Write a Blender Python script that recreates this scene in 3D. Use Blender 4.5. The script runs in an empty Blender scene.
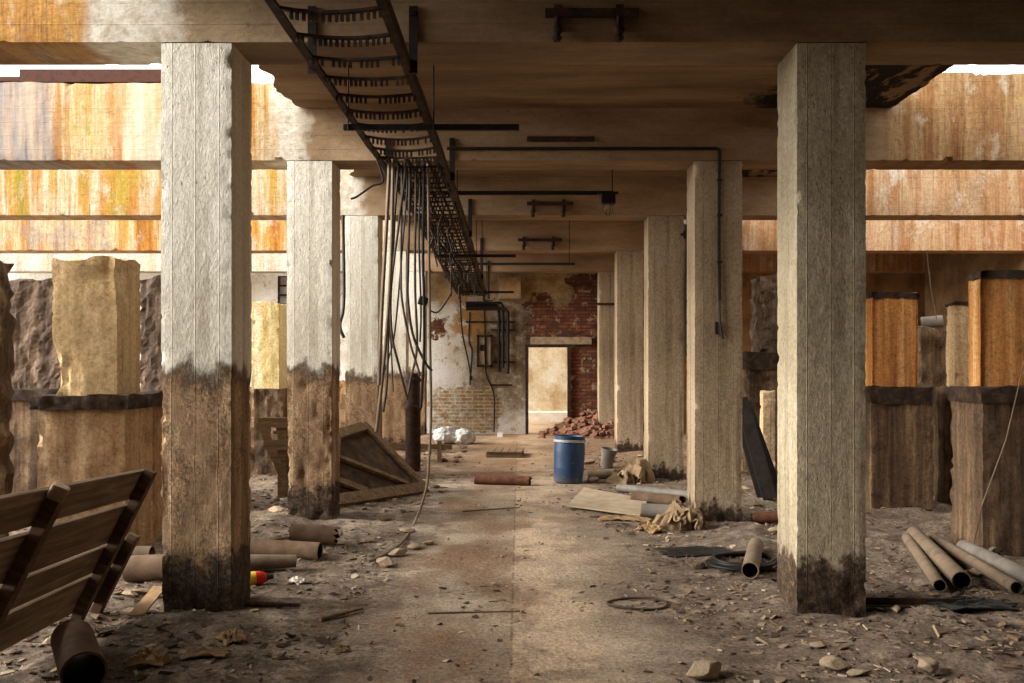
import bpy, bmesh, math, random
import numpy as np
from mathutils import Vector, Matrix, Euler, noise
random.seed(7)
D = bpy.data
SC = bpy.context.scene
COL = SC.collection
PI = math.pi

# ---------------------------------------------------------------- camera geometry (used to measure the place)
CAMZ, FP, VX, VY = 1.63, 900.0, 519.0, 364.0
def P(px, py, Y):
    return Vector(((px - VX) / FP * Y, Y, CAMZ - (py - VY) / FP * Y))
def G(px, py, z=0.0):
    Y = (CAMZ - z) * FP / (py - VY)
    return Vector(((px - VX) / FP * Y, Y, z))
def lin(c):
    out = []
    for v in c[:3]:
        v = v / 255.0
        out.append(v / 12.92 if v <= 0.04045 else ((v + 0.055) / 1.055) ** 2.4)
    return (out[0], out[1], out[2], 1.0)
def nz(x, y, z, s=1.0):
    return noise.noise(Vector((x * s, y * s, z * s)))
def fbm(x, y, z, s=1.0, o=4):
    return noise.fractal(Vector((x * s, y * s, z * s)), 1.0, 2.0, o)

# ---------------------------------------------------------------- node helper
class Mat:
    def __init__(self, name, rough=0.9, metal=0.0, spec=0.25):
        self.m = D.materials.new(name); self.m.use_nodes = True
        self.nt = self.m.node_tree
        self.b = self.nt.nodes['Principled BSDF']
        self.b.inputs['Roughness'].default_value = rough
        self.b.inputs['Metallic'].default_value = metal
        self.b.inputs['Specular IOR Level'].default_value = spec
        self.tc = self.nt.nodes.new('ShaderNodeTexCoord')
        self.geo = self.nt.nodes.new('ShaderNodeNewGeometry')
        self.h = None
    def N(self, t): return self.nt.nodes.new(t)
    def L(self, a, b): self.nt.links.new(a, b)
    def _in(self, sock, v):
        if isinstance(v, bpy.types.NodeSocket): self.L(v, sock)
        elif isinstance(v, (tuple, list)) and sock.type == 'RGBA': sock.default_value = v
        else: sock.default_value = v
    def obj(self): return self.tc.outputs['Object']
    def pos(self): return self.geo.outputs['Position']
    def map(self, vec, scale=(1, 1, 1), loc=(0, 0, 0), rot=(0, 0, 0)):
        n = self.N('ShaderNodeMapping'); self.L(vec, n.inputs[0])
        n.inputs['Scale'].default_value = scale; n.inputs['Location'].default_value = loc; n.inputs['Rotation'].default_value = rot
        return n.outputs[0]
    def noise(self, vec, scale, detail=5, rough=0.6, dist=0.0):
        n = self.N('ShaderNodeTexNoise'); self.L(vec, n.inputs['Vector'])
        n.inputs['Scale'].default_value = scale; n.inputs['Detail'].default_value = detail
        n.inputs['Roughness'].default_value = rough; n.inputs['Distortion'].default_value = dist
        return n.outputs['Fac']
    def voro(self, vec, scale, feature='F1', out='Distance'):
        n = self.N('ShaderNodeTexVoronoi'); n.feature = feature; self.L(vec, n.inputs['Vector'])
        n.inputs['Scale'].default_value = scale
        return n.outputs[out]
    def brick(self, vec, c1, c2, mortar, scale=1.0, w=0.25, h=0.075, ms=0.012):
        n = self.N('ShaderNodeTexBrick'); self.L(vec, n.inputs['Vector'])
        n.inputs['Color1'].default_value = c1; n.inputs['Color2'].default_value = c2; n.inputs['Mortar'].default_value = mortar
        n.inputs['Scale'].default_value = scale; n.inputs['Brick Width'].default_value = w; n.inputs['Row Height'].default_value = h
        n.inputs['Mortar Size'].default_value = ms
        return n.outputs['Color'], n.outputs['Fac']
    def ramp(self, f, stops, interp='LINEAR'):
        n = self.N('ShaderNodeValToRGB'); self._in(n.inputs[0], f); n.color_ramp.interpolation = interp
        e = n.color_ramp.elements
        while len(e) < len(stops): e.new(0.5)
        for k, (p, c) in zip(e, sorted(stops, key=lambda s: s[0])):
            k.position = p; k.color = c if isinstance(c, (tuple, list)) else (c, c, c, 1)
        return n.outputs['Color']
    def mix(self, f, a, b, mode='MIX'):
        n = self.N('ShaderNodeMix'); n.data_type = 'RGBA'; n.blend_type = mode
        self._in(n.inputs[0], f); self._in(n.inputs[6], a); self._in(n.inputs[7], b)
        return n.outputs[2]
    def math(self, op, a, b=0.0, clamp=False, c=0.0):
        n = self.N('ShaderNodeMath'); n.operation = op; n.use_clamp = clamp
        self._in(n.inputs[0], a); self._in(n.inputs[1], b); self._in(n.inputs[2], c)
        return n.outputs[0]
    def sep(self, vec):
        n = self.N('ShaderNodeSeparateXYZ'); self.L(vec, n.inputs[0]); return n.outputs
    def step(self, v, a, b):
        """smooth 0..1 as v goes from a to b"""
        n = self.N('ShaderNodeMapRange'); n.interpolation_type = 'SMOOTHSTEP'
        self._in(n.inputs[0], v); n.inputs[1].default_value = a; n.inputs[2].default_value = b
        if a > b:
            n.inputs[1].default_value = b; n.inputs[2].default_value = a; n.inputs[3].default_value = 1; n.inputs[4].default_value = 0
        return n.outputs[0]
    def rect(self, u, v, u0, u1, v0, v1, soft=0.08):
        a = self.math('MULTIPLY', self.step(u, u0 - soft, u0 + soft), self.step(u, u1 + soft, u1 - soft))
        b = self.math('MULTIPLY', self.step(v, v0 - soft, v0 + soft), self.step(v, v1 + soft, v1 - soft))
        return self.math('MULTIPLY', a, b)
    def bump(self, h, strength=0.5, dist=0.02):
        n = self.N('ShaderNodeBump'); n.inputs['Strength'].default_value = strength; n.inputs['Distance'].default_value = dist
        self.L(h, n.inputs['Height'])
        if self.h is not None: self.L(self.h, n.inputs['Normal'])
        self.h = n.outputs[0]
        return self.h
    def done(self, color):
        self._in(self.b.inputs['Base Color'], color)
        if self.h is not None: self.L(self.h, self.b.inputs['Normal'])
        return self.m

def simple(name, c1, c2, scale=8, rough=0.85, metal=0.0, bump=0.3, stretch=(1, 1, 1), c3=None, bd=0.01, spec=0.25):
    M = Mat(name, rough, metal, spec)
    v = M.map(M.obj(), stretch)
    n = M.noise(v, scale, 6, 0.65)
    stops = [(0.34, lin(c1)), (0.66, lin(c2))]
    if c3: stops = [(0.3, lin(c1)), (0.52, lin(c2)), (0.72, lin(c3))]
    col = M.ramp(n, stops)
    M.bump(M.noise(v, scale * 6, 5, 0.7), bump, bd)
    return M.done(col)

# ---------------------------------------------------------------- mesh helpers
class MB:
    def __init__(self): self.v = []; self.f = []; self.mi = []
    def add(self, vs, fs, mi=0):
        o = len(self.v); self.v += [Vector(x) for x in vs]
        self.f += [[i + o for i in f] for f in fs]; self.mi += [mi] * len(fs)
        return self
    def box(self, c, s, rot=None, mi=0, bev=0.0):
        c = Vector(c); hx, hy, hz = s[0] / 2, s[1] / 2, s[2] / 2
        R = rot if isinstance(rot, Matrix) else (Euler(rot).to_matrix() if rot else Matrix.Identity(3))
        if bev <= 0:
            vs = [c + R @ Vector((x * hx, y * hy, z * hz)) for x in (-1, 1) for y in (-1, 1) for z in (-1, 1)]
            return self.add(vs, [(0, 1, 3, 2), (4, 6, 7, 5), (0, 4, 5, 1), (2, 3, 7, 6), (0, 2, 6, 4), (1, 5, 7, 3)], mi)
        bm = bmesh.new(); bmesh.ops.create_cube(bm, size=1.0)
        for v in bm.verts: v.co = Vector((v.co.x * s[0], v.co.y * s[1], v.co.z * s[2]))
        bmesh.ops.bevel(bm, geom=bm.edges[:], offset=bev, segments=2, affect='EDGES', profile=0.6)
        bm.verts.index_update()
        r = self.add([c + R @ v.co for v in bm.verts], [[v.index for v in f.verts] for f in bm.faces], mi)
        bm.free(); return r
    def bar(self, a, b, w, h, mi=0, up=(0, 0, 1), bev=0.0):
        a, b = Vector(a), Vector(b); d = b - a; x = d.normalized(); u = Vector(up)
        if abs(x.dot(u)) > 0.98: u = Vector((0, 1, 0))
        y = u.cross(x).normalized(); z = x.cross(y)
        R = Matrix((x, y, z)).transposed()
        return self.box((a + b) / 2, (d.length, w, h), R, mi, bev)
    def tube(self, pts, r, n=8, mi=0, cap=True, rfn=None):
        pts = [Vector(p) for p in pts]; m = len(pts); vs = []; fs = []
        t0 = (pts[1] - pts[0]).normalized()
        u = Vector((0, 0, 1)) if abs(t0.z) < 0.9 else Vector((1, 0, 0))
        for i, p in enumerate(pts):
            t = (pts[min(i + 1, m - 1)] - pts[max(i - 1, 0)])
            if t.length < 1e-9: t = t0
            t.normalize()
            u = (u - t * u.dot(t))
            if u.length < 1e-6: u = t.orthogonal()
            u.normalize(); w = t.cross(u)
            rr = rfn(i / (m - 1)) * r if rfn else r
            for k in range(n):
                a = 2 * PI * k / n
                vs.append(p + (u * math.cos(a) + w * math.sin(a)) * rr)
        for i in range(m - 1):
            for k in range(n):
                k2 = (k + 1) % n
                fs.append((i * n + k, i * n + k2, (i + 1) * n + k2, (i + 1) * n + k))
        if cap:
            fs.append(tuple(range(n - 1, -1, -1))); fs.append(tuple((m - 1) * n + k for k in range(n)))
        return self.add(vs, fs, mi)
    def lathe(self, prof, n=32, mi=0, c=(0, 0, 0), closed=False, fn=None):
        """profile of (r, z) turned about z"""
        vs = []; fs = []; m = len(prof); c = Vector(c)
        for r, z in prof:
            for k in range(n):
                a = 2 * PI * k / n
                q = Vector((r * math.cos(a), r * math.sin(a), z))
                if fn: q = fn(q, a)
                vs.append(c + q)
        rng = m if closed else m - 1
        for i in range(rng):
            j = (i + 1) % m
            for k in range(n):
                k2 = (k + 1) % n
                fs.append((i * n + k, i * n + k2, j * n + k2, j * n + k))
        return self.add(vs, fs, mi)
    def build(self, name, mat=None, parent=None, loc=(0, 0, 0), smooth=False, rot=(0, 0, 0)):
        me = D.meshes.new(name)
        me.from_pydata([tuple(v) for v in self.v], [], self.f)
        ms = mat if isinstance(mat, (list, tuple)) else [mat]
        for m in ms:
            if m: me.materials.append(m)
        if len(ms) > 1: me.polygons.foreach_set('material_index', self.mi)
        bm = bmesh.new(); bm.from_mesh(me)
        bmesh.ops.recalc_face_normals(bm, faces=bm.faces[:]); bm.to_mesh(me); bm.free()
        if smooth:
            me.polygons.foreach_set('use_smooth', [True] * len(me.polygons))
            try: me.set_sharp_from_angle(angle=math.radians(40))
            except Exception: pass
        me.update()
        o = D.objects.new(name, me); COL.objects.link(o)
        o.location = loc; o.rotation_euler = rot
        if parent: o.parent = parent
        return o

def rough_box(x0, x1, y0, y1, z0, z1, res, fn, faces='xXyYzZ', cap=400):
    """box of welded grids, each vertex moved by fn(co, normal)"""
    bm = bmesh.new(); cache = {}
    def ax(a, b, r=None):
        n = max(1, min(cap, int(round((b - a) / (r or res))))); return [a + (b - a) * i / n for i in range(n)] + [b]
    X, Y, Z = ax(x0, x1), ax(y0, y1), ax(z0, z1)
    c = Vector(((x0 + x1) / 2, (y0 + y1) / 2, (z0 + z1) / 2))
    def V(x, y, z):
        k = (round(x, 5), round(y, 5), round(z, 5))
        if k not in cache:
            n = Vector((-1 if x == x0 else (1 if x == x1 else 0), -1 if y == y0 else (1 if y == y1 else 0), -1 if z == z0 else (1 if z == z1 else 0)))
            if n.length > 0: n.normalize()
            cache[k] = bm.verts.new(fn(Vector((x, y, z)), n))
        return cache[k]
    def grid(A, B, f):
        for i in range(len(A) - 1):
            for j in range(len(B) - 1):
                try: bm.faces.new([f(A[i], B[j]), f(A[i + 1], B[j]), f(A[i + 1], B[j + 1]), f(A[i], B[j + 1])])
                except ValueError: pass
    if 'x' in faces: grid(Y, Z, lambda a, b: V(x0, a, b))
    if 'X' in faces: grid(Y, Z, lambda a, b: V(x1, a, b))
    if 'y' in faces: grid(X, Z, lambda a, b: V(a, y0, b))
    if 'Y' in faces: grid(X, Z, lambda a, b: V(a, y1, b))
    if 'z' in faces: grid(X, Y, lambda a, b: V(a, b, z0))
    if 'Z' in faces: grid(X, Y, lambda a, b: V(a, b, z1))
    bmesh.ops.recalc_face_normals(bm, faces=bm.faces[:])
    return bm

def bm_obj(name, bm, mat, parent=None, loc=(0, 0, 0), smooth=True, rot=(0, 0, 0), sharp=35):
    me = D.meshes.new(name); bm.to_mesh(me); bm.free()
    for m in (mat if isinstance(mat, (list, tuple)) else [mat]): me.materials.append(m)
    if smooth:
        me.polygons.foreach_set('use_smooth', [True] * len(me.polygons))
        try: me.set_sharp_from_angle(angle=math.radians(sharp))
        except Exception: pass
    o = D.objects.new(name, me); COL.objects.link(o); o.location = loc; o.rotation_euler = rot
    if parent: o.parent = parent
    return o

def thing(name, label, cat, loc=(0, 0, 0), rot=(0, 0, 0), group=None):
    o = D.objects.new(name, None); COL.objects.link(o); o.location = loc; o.rotation_euler = rot
    o.empty_display_size = 0.2
    return tag(o, label, cat, group)
def tag(o, label, cat, group=None, kind='thing'):
    o['label'] = label; o['category'] = cat; o['kind'] = kind
    if group: o['group'] = group
    return o
def struct(o):
    o['kind'] = 'structure'; return o
def stuff(o, label, cat):
    return tag(o, label, cat, None, 'stuff')
def copy_tree(o, label=None, loc=None, rot=None, scale=None):
    c = o.copy(); COL.objects.link(c)
    if label: c['label'] = label
    if loc is not None: c.location = loc
    if rot is not None: c.rotation_euler = rot
    if scale is not None: c.scale = scale
    for ch in list(o.children):
        d = ch.copy(); COL.objects.link(d); d.parent = c
        for g in list(ch.children):
            e = g.copy(); COL.objects.link(e); e.parent = d
    return c

def smooth_path(pts, n=8):
    pts = [Vector(p) for p in pts]; out = []
    q = [pts[0] * 2 - pts[1]] + pts + [pts[-1] * 2 - pts[-2]]
    for i in range(1, len(q) - 2):
        a, b, c, d = q[i - 1], q[i], q[i + 1], q[i + 2]
        for k in range(n):
            t = k / n
            out.append(0.5 * ((2 * b) + (c - a) * t + (2 * a - 5 * b + 4 * c - d) * t * t + (3 * b - a - 3 * c + d) * t ** 3))
    out.append(pts[-1]); return out
# ---------------------------------------------------------------- materials
def concrete(name, a, b, c, streak=0.5, low=None, low_cols=None, base_h=0.35, boards=True, rough=0.92, marks=None, ramp_dark=None, low_amp=0.35, grit=0.6):
    """board marked concrete; low = height above the object's origin under which the plaster is gone"""
    M = Mat(name, rough)
    o = M.obj(); x, y, z = M.sep(o)
    big = M.noise(M.map(o, (1, 1, 0.45)), 1.6, 6, 0.65)
    col = M.ramp(big, [(0.3, lin(a)), (0.5, lin(b)), (0.7, lin(c))])
    st = M.noise(M.map(o, (9, 9, 0.35)), 1.2, 5, 0.6)
    col = M.mix(M.math('MULTIPLY', M.step(st, 0.5, 0.68), streak), col, M.mix(1.0, col, lin((150, 132, 108)), 'MULTIPLY'))
    fine = M.noise(o, 38, 4, 0.7)
    col = M.mix(grit, col, M.ramp(fine, [(0.3, (0.4, 0.39, 0.37, 1)), (0.5, (0.95, 0.95, 0.95, 1)), (0.7, (1.3, 1.3, 1.3, 1))]), 'MULTIPLY')
    bi = M.math('FLOOR', M.math('SUBTRACT', M.math('MULTIPLY', M.math('ADD', x, y), 6.6), 0.5))
    wn_ = M.N('ShaderNodeTexWhiteNoise'); wn_.noise_dimensions = '1D'; M.L(bi, wn_.inputs['W']); tint = wn_.outputs['Value']
    col = M.mix(1.0, col, M.ramp(tint, [(0.0, (0.86, 0.85, 0.83, 1)), (1.0, (1.06, 1.06, 1.06, 1))]), 'MULTIPLY')
    sk = M.noise(M.map(o, (1, 1, 0.6)), 75, 3, 0.75)
    col = M.mix(grit, col, M.ramp(sk, [(0.3, (0.45, 0.43, 0.40, 1)), (0.46, (0.95, 0.95, 0.95, 1)), (0.62, (1.12, 1.12, 1.12, 1))]), 'MULTIPLY')
    pit = M.voro(M.map(o, (1, 1, 0.6)), 26)
    pits = M.step(M.math('ADD', pit, M.math('MULTIPLY', M.noise(o, 3, 3), 0.6)), 0.40, 0.33)
    col = M.mix(M.math('MULTIPLY', pits, 0.55), col, lin((70, 58, 46)))
    if marks:   # faint pink paint splashes
        sp = M.noise(M.map(o, (1.6, 1.6, 0.8)), 9, 3, 0.6)
        zone = M.rect(z, z, marks[0], marks[1], marks[0], marks[1], 0.25)
        col = M.mix(M.math('MULTIPLY', M.math('MULTIPLY', M.step(sp, 0.66, 0.72), zone), 0.5), col, lin((150, 92, 120)))
    if low is not None:
        lc = low_cols or ((156, 130, 102), (192, 168, 138), (104, 80, 60))
        edge = M.math('ADD', z, M.math('MULTIPLY', M.math('SUBTRACT', M.noise(M.map(o, (1, 1, 0.6)), 5, 6, 0.65), 0.5), low_amp * 2))
        rawn = M.noise(M.map(o, (1.4, 1.4, 0.5)), 3.2, 7, 0.7)
        raw = M.ramp(rawn, [(0.28, lin(lc[2])), (0.5, lin(lc[0])), (0.72, lin(lc[1]))])
        raw = M.mix(M.math('MULTIPLY', M.step(M.noise(M.map(o, (14, 14, 0.5)), 1.0, 3), 0.5, 0.66), 0.4), raw, lin((172, 150, 120)))
        raw = M.mix(1.0, raw, M.ramp(tint, [(0.0, (0.62, 0.56, 0.50, 1)), (0.5, (0.95, 0.9, 0.86, 1)), (1.0, (1.2, 1.2, 1.18, 1))]), 'MULTIPLY')
        gritz = M.step(M.noise(M.map(o, (1, 1, 0.5)), 4.5, 5, 0.7), 0.42, 0.56)
        gr_ = M.ramp(M.noise(o, 48, 5, 0.85), [(0.36, (0.16, 0.14, 0.12, 1)), (0.47, (0.75, 0.72, 0.68, 1)), (0.56, (1.25, 1.22, 1.18, 1)), (0.64, (1.9, 1.85, 1.75, 1))])
        raw = M.mix(M.math('ADD', 0.25, M.math('MULTIPLY', gritz, 0.65)), raw, gr_, 'MULTIPLY')
        col = M.mix(M.step(edge, low + 0.07, low - 0.05), col, raw)
        band = M.rect(edge, edge, low - 0.10, low + 0.06, low - 0.10, low + 0.06, 0.06)
        col = M.mix(M.math('MULTIPLY', band, 0.6), col, lin((46, 36, 28)))
    if base_h:
        e2 = M.math('ADD', z, M.math('MULTIPLY', M.math('SUBTRACT', M.noise(M.map(o, (1, 1, 0.7)), 6, 6, 0.7), 0.5), 0.7))
        dk = M.ramp(M.noise(o, 24, 6, 0.85), [(0.38, lin((30, 23, 18))), (0.55, lin((76, 59, 44))), (0.7, lin((134, 108, 80)))])
        col = M.mix(M.step(e2, base_h + 0.06, base_h - 0.04), col, dk)
    M.bump(M.noise(M.map(o, (1, 1, 0.45)), 12, 8, 0.75), 0.45, 0.03)
    M.bump(sk, 0.5, 0.008)
    M.bump(M.math('SUBTRACT', 1.0, pits), 0.5, 0.008)
    if boards:
        wn = M.math('ABSOLUTE', M.math('SUBTRACT', M.math('FRACT', M.math('MULTIPLY', M.math('ADD', x, y), 6.6)), 0.5))
        line = M.step(wn, 0.03, 0.0)
        M.bump(line, 0.45, 0.01)
        col = M.mix(M.math('MULTIPLY', line, 0.16), col, lin((66, 56, 46)))
    return M.done(col)

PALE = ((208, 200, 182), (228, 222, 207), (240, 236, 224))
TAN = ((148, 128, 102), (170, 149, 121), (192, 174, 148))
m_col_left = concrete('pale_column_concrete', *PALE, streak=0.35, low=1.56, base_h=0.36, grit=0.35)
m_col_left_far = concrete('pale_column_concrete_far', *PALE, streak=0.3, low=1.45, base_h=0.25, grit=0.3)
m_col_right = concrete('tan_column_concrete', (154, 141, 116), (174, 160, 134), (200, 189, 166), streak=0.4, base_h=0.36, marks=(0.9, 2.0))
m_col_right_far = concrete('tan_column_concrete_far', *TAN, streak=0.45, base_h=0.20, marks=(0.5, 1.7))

def m_ceiling():
    M = Mat('ceiling_concrete', 0.93)
    o = M.pos(); x, y, z = M.sep(o)
    n = M.noise(M.map(o, (0.5, 2.5, 2.5)), 1.3, 7, 0.65)
    col = M.ramp(n, [(0.3, lin((110, 86, 62))), (0.5, lin((138, 112, 83))), (0.72, lin((166, 140, 108)))])
    col = M.mix(0.35, col, M.ramp(M.noise(o, 30, 4, 0.7), [(0.3, (0.6, 0.58, 0.55, 1)), (0.7, (1.2, 1.2, 1.2, 1))]), 'MULTIPLY')
    line = M.step(M.math('ABSOLUTE', M.math('SUBTRACT', M.math('FRACT', M.math('MULTIPLY', y, 5.0)), 0.5)), 0.03, 0.0)
    col = M.mix(M.math('MULTIPLY', line, 0.35), col, lin((70, 54, 38)))
    # exposed bars and dark patches at the open edge over the right bay
    e = M.step(M.math('ADD', x, M.math('MULTIPLY', M.noise(o, 3, 5, 0.7), 1.4)), 2.95, 3.3)
    col = M.mix(M.math('MULTIPLY', e, M.step(M.noise(M.map(o, (1, 0.4, 1)), 5, 5, 0.6), 0.42, 0.5)), col, lin((30, 22, 18)))
    M.bump(M.noise(M.map(o, (1, 3, 3)), 10, 6, 0.7), 0.4, 0.02); M.bump(line, 0.3, 0.01)
    return M.done(col)
m_ceil = m_ceiling()

def m_beam(name, left, right, spots=(), xl=-2.45, xr=3.75, aisle=((122, 98, 72), (148, 122, 93), (176, 150, 120))):
    """grey tan concrete in the aisle, rain stained where the roof is open"""
    M = Mat(name, 0.88)
    o = M.pos(); x, y, z = M.sep(o)
    n = M.noise(M.map(o, (0.6, 2.2, 2.2)), 1.5, 7, 0.65)
    col = M.ramp(n, [(0.3, lin(aisle[0])), (0.5, lin(aisle[1])), (0.72, lin(aisle[2]))])
    col = M.mix(0.35, col, M.ramp(M.noise(o, 32, 4, 0.7), [(0.3, (0.6, 0.58, 0.55, 1)), (0.7, (1.2, 1.2, 1.2, 1))]), 'MULTIPLY')
    hl = M.step(M.math('ABSOLUTE', M.math('SUBTRACT', M.math('FRACT', M.math('MULTIPLY', z, 7.2)), 0.5)), 0.03, 0.0)
    col = M.mix(M.math('MULTIPLY', hl, 0.22), col, lin((80, 62, 44)))
    def stains(stops, seed, extra, patch=((150, 146, 150), 0.5), alb=0.72):
        sv = M.map(o, (1, 0.2, 0.07), (seed, seed, 0))
        s = M.noise(sv, 2.4, 7, 0.62)
        c = M.ramp(s, stops)
        s2 = M.noise(M.map(o, (1, 0.2, 0.04), (seed + 5, 0, 0)), 9, 4, 0.7)
        c = M.mix(M.math('MULTIPLY', M.step(s2, 0.52, 0.64), 0.5), c, lin(extra))
        w = M.noise(M.map(o, (1, 1, 0.6), (seed, 3, 1)), 3.2, 6, 0.7)
        c = M.mix(M.math('MULTIPLY', M.step(w, 0.54, 0.66), 0.65), c, lin((236, 226, 204)))
        bl = M.noise(M.map(o, (1, 1, 0.5), (seed, 9, 4)), 1.6, 5, 0.6)
        c = M.mix(M.math('MULTIPLY', M.step(bl, 0.56, 0.68), patch[1]), c, lin(patch[0]))
        fd = M.noise(M.map(o, (22, 1, 0.7), (seed, 2, 2)), 1.0, 5, 0.7)
        c = M.mix(M.math('MULTIPLY', M.step(fd, 0.54, 0.66), 0.4), c, lin((150, 100, 56)))
        c = M.mix(0.5, c, M.ramp(M.noise(M.map(o, (1.2, 1, 0.8)), 24, 6, 0.75), [(0.3, (0.4, 0.37, 0.34, 1)), (0.7, (1.2, 1.2, 1.2, 1))]), 'MULTIPLY')
        c = M.mix(0.6, c, M.ramp(M.noise(M.map(o, (1, 1, 0.16)), 60, 4, 0.8), [(0.34, (0.55, 0.50, 0.45, 1)), (0.5, (0.97, 0.97, 0.97, 1)), (0.64, (1.18, 1.18, 1.18, 1))]), 'MULTIPLY')
        cr_ = M.step(M.math('ABSOLUTE', M.math('SUBTRACT', M.noise(M.map(o, (1, 1, 2.2), (seed, 1, 0)), 2.3, 6, 0.6), 0.5)), 0.012, 0.0)
        c = M.mix(M.math('MULTIPLY', cr_, 0.35), c, lin((70, 48, 30)))
        return M.mix(1.0, c, (alb, alb, alb, 1), 'MULTIPLY')
    cl = stains(*left); cr = stains(*right)
    wob = M.math('MULTIPLY', M.math('SUBTRACT', M.noise(M.map(o, (1, 1, 0.15)), 4, 5, 0.6), 0.5), 0.7)
    xw = M.math('ADD', x, wob)
    wet = M.math('ADD', M.step(z, 3.66, 3.74), 0.15, True)
    col = M.mix(M.math('MULTIPLY', M.step(xw, xr - 0.12, xr + 0.12), wet), col, cr)
    col = M.mix(M.math('MULTIPLY', M.step(xw, xl + 0.12, xl - 0.12), wet), col, cl)
    if spots:
        zw = M.math('ADD', z, M.math('MULTIPLY', M.math('SUBTRACT', M.noise(o, 5, 6, 0.7), 0.5), 0.9))
        for (x0, x1, z0, z1, ca, cb, k, sf_) in spots:
            sc_ = M.ramp(M.noise(M.map(o, (1, 0.2, 0.1), (3, 3, 0)), 9, 6, 0.7), [(0.36, lin(ca)), (0.6, lin(cb))])
            col = M.mix(M.math('MULTIPLY', M.rect(xw, zw, x0, x1, z0, z1, sf_), k), col, sc_)
    # pale band by the left columns: white plaster, with sky light painted in
    pale = M.math('MULTIPLY', M.step(M.math('ADD', x, M.math('MULTIPLY', M.noise(o, 6, 5, 0.7), 0.5)), -1.86, -2.0), M.step(xw, xl - 0.2, xl + 0.1))
    col = M.mix(M.math('MULTIPLY', pale, 0.85), col, M.ramp(M.noise(o, 12, 6, 0.7), [(0.35, lin((180, 168, 146))), (0.6, lin((228, 222, 208)))]))
    # rough dark pits
    sp = M.step(M.noise(o, 7, 6, 0.7), 0.66, 0.72)
    col = M.mix(M.math('MULTIPLY', sp, 0.5), col, lin((66, 46, 32)))
    M.bump(M.noise(M.map(o, (1, 2, 2)), 9, 7, 0.7), 0.45, 0.02); M.bump(hl, 0.35, 0.012)
    return M.done(col)
OR_L = [(0.30, lin((150, 96, 44))), (0.40, lin((212, 146, 60))), (0.48, lin((238, 214, 170))), (0.56, lin((226, 168, 78))), (0.64, lin((196, 116, 40))), (0.72, lin((240, 224, 190)))]
OR_L2 = [(0.30, lin((170, 150, 60))), (0.40, lin((222, 170, 84))), (0.47, lin((240, 226, 196))), (0.55, lin((224, 160, 78))), (0.63, lin((202, 176, 70))), (0.72, lin((232, 190, 120)))]
OR_R = [(0.30, lin((116, 80, 48))), (0.42, lin((180, 132, 84))), (0.50, lin((206, 168, 118))), (0.58, lin((172, 118, 68))), (0.66, lin((136, 96, 60))), (0.74, lin((222, 192, 150)))]
OR_R2 = [(0.30, lin((160, 108, 66))), (0.42, lin((206, 160, 114))), (0.52, lin((222, 188, 148))), (0.60, lin((190, 132, 82))), (0.70, lin((232, 212, 182)))]
m_beam1 = m_beam('front_beam_concrete', ([(0.3, lin((120, 74, 34))), (0.42, lin((196, 124, 44))), (0.5, lin((222, 168, 88))), (0.6, lin((184, 106, 36))), (0.72, lin((226, 196, 140)))], 2.0, (150, 84, 30)), (OR_R, 1.0, (110, 70, 40)), xl=-2.75, xr=9.5, aisle=((112, 90, 66), (136, 113, 86), (164, 142, 112)))
m_beam2 = m_beam('second_beam_concrete', (OR_L, 4.4, (184, 106, 36), ((224, 214, 196), 0.6)), (OR_R, 3.0, (124, 78, 40), ((150, 132, 112), 0.3), 0.6), spots=((-7.0, -4.70, 3.5, 4.7, (98, 108, 124), (178, 162, 146), 0.75, 0.14), (-4.52, -4.30, 3.90, 4.15, (112, 122, 36), (176, 160, 60), 0.75, 0.22), (-4.10, -4.0, 3.5, 4.7, (150, 84, 34), (196, 116, 54), 0.5, 0.05), (-3.95, -3.75, 3.5, 4.7, (206, 192, 168), (236, 230, 218), 0.55, 0.12), (-3.65, -3.2, 3.5, 4.2, (206, 192, 168), (236, 230, 218), 0.55, 0.2)))
m_beam3 = m_beam('third_beam_concrete', (OR_L2, 9.0, (198, 126, 46), ((188, 170, 60), 0.5)), (OR_R2, 6.0, (150, 90, 44), ((150, 132, 112), 0.3), 0.6))
m_beam4 = m_beam('fourth_beam_concrete', (OR_L, 14.0, (190, 104, 40)), (OR_R2, 11.0, (176, 104, 50), ((150, 132, 112), 0.3), 0.6))
m_beam5 = m_beam('fifth_beam_concrete', ([(0.3, lin((210, 190, 150))), (0.5, lin((240, 234, 220))), (0.7, lin((230, 210, 170)))], 1.0, (220, 190, 140)), (OR_R2, 18.0, (150, 100, 60)))

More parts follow.
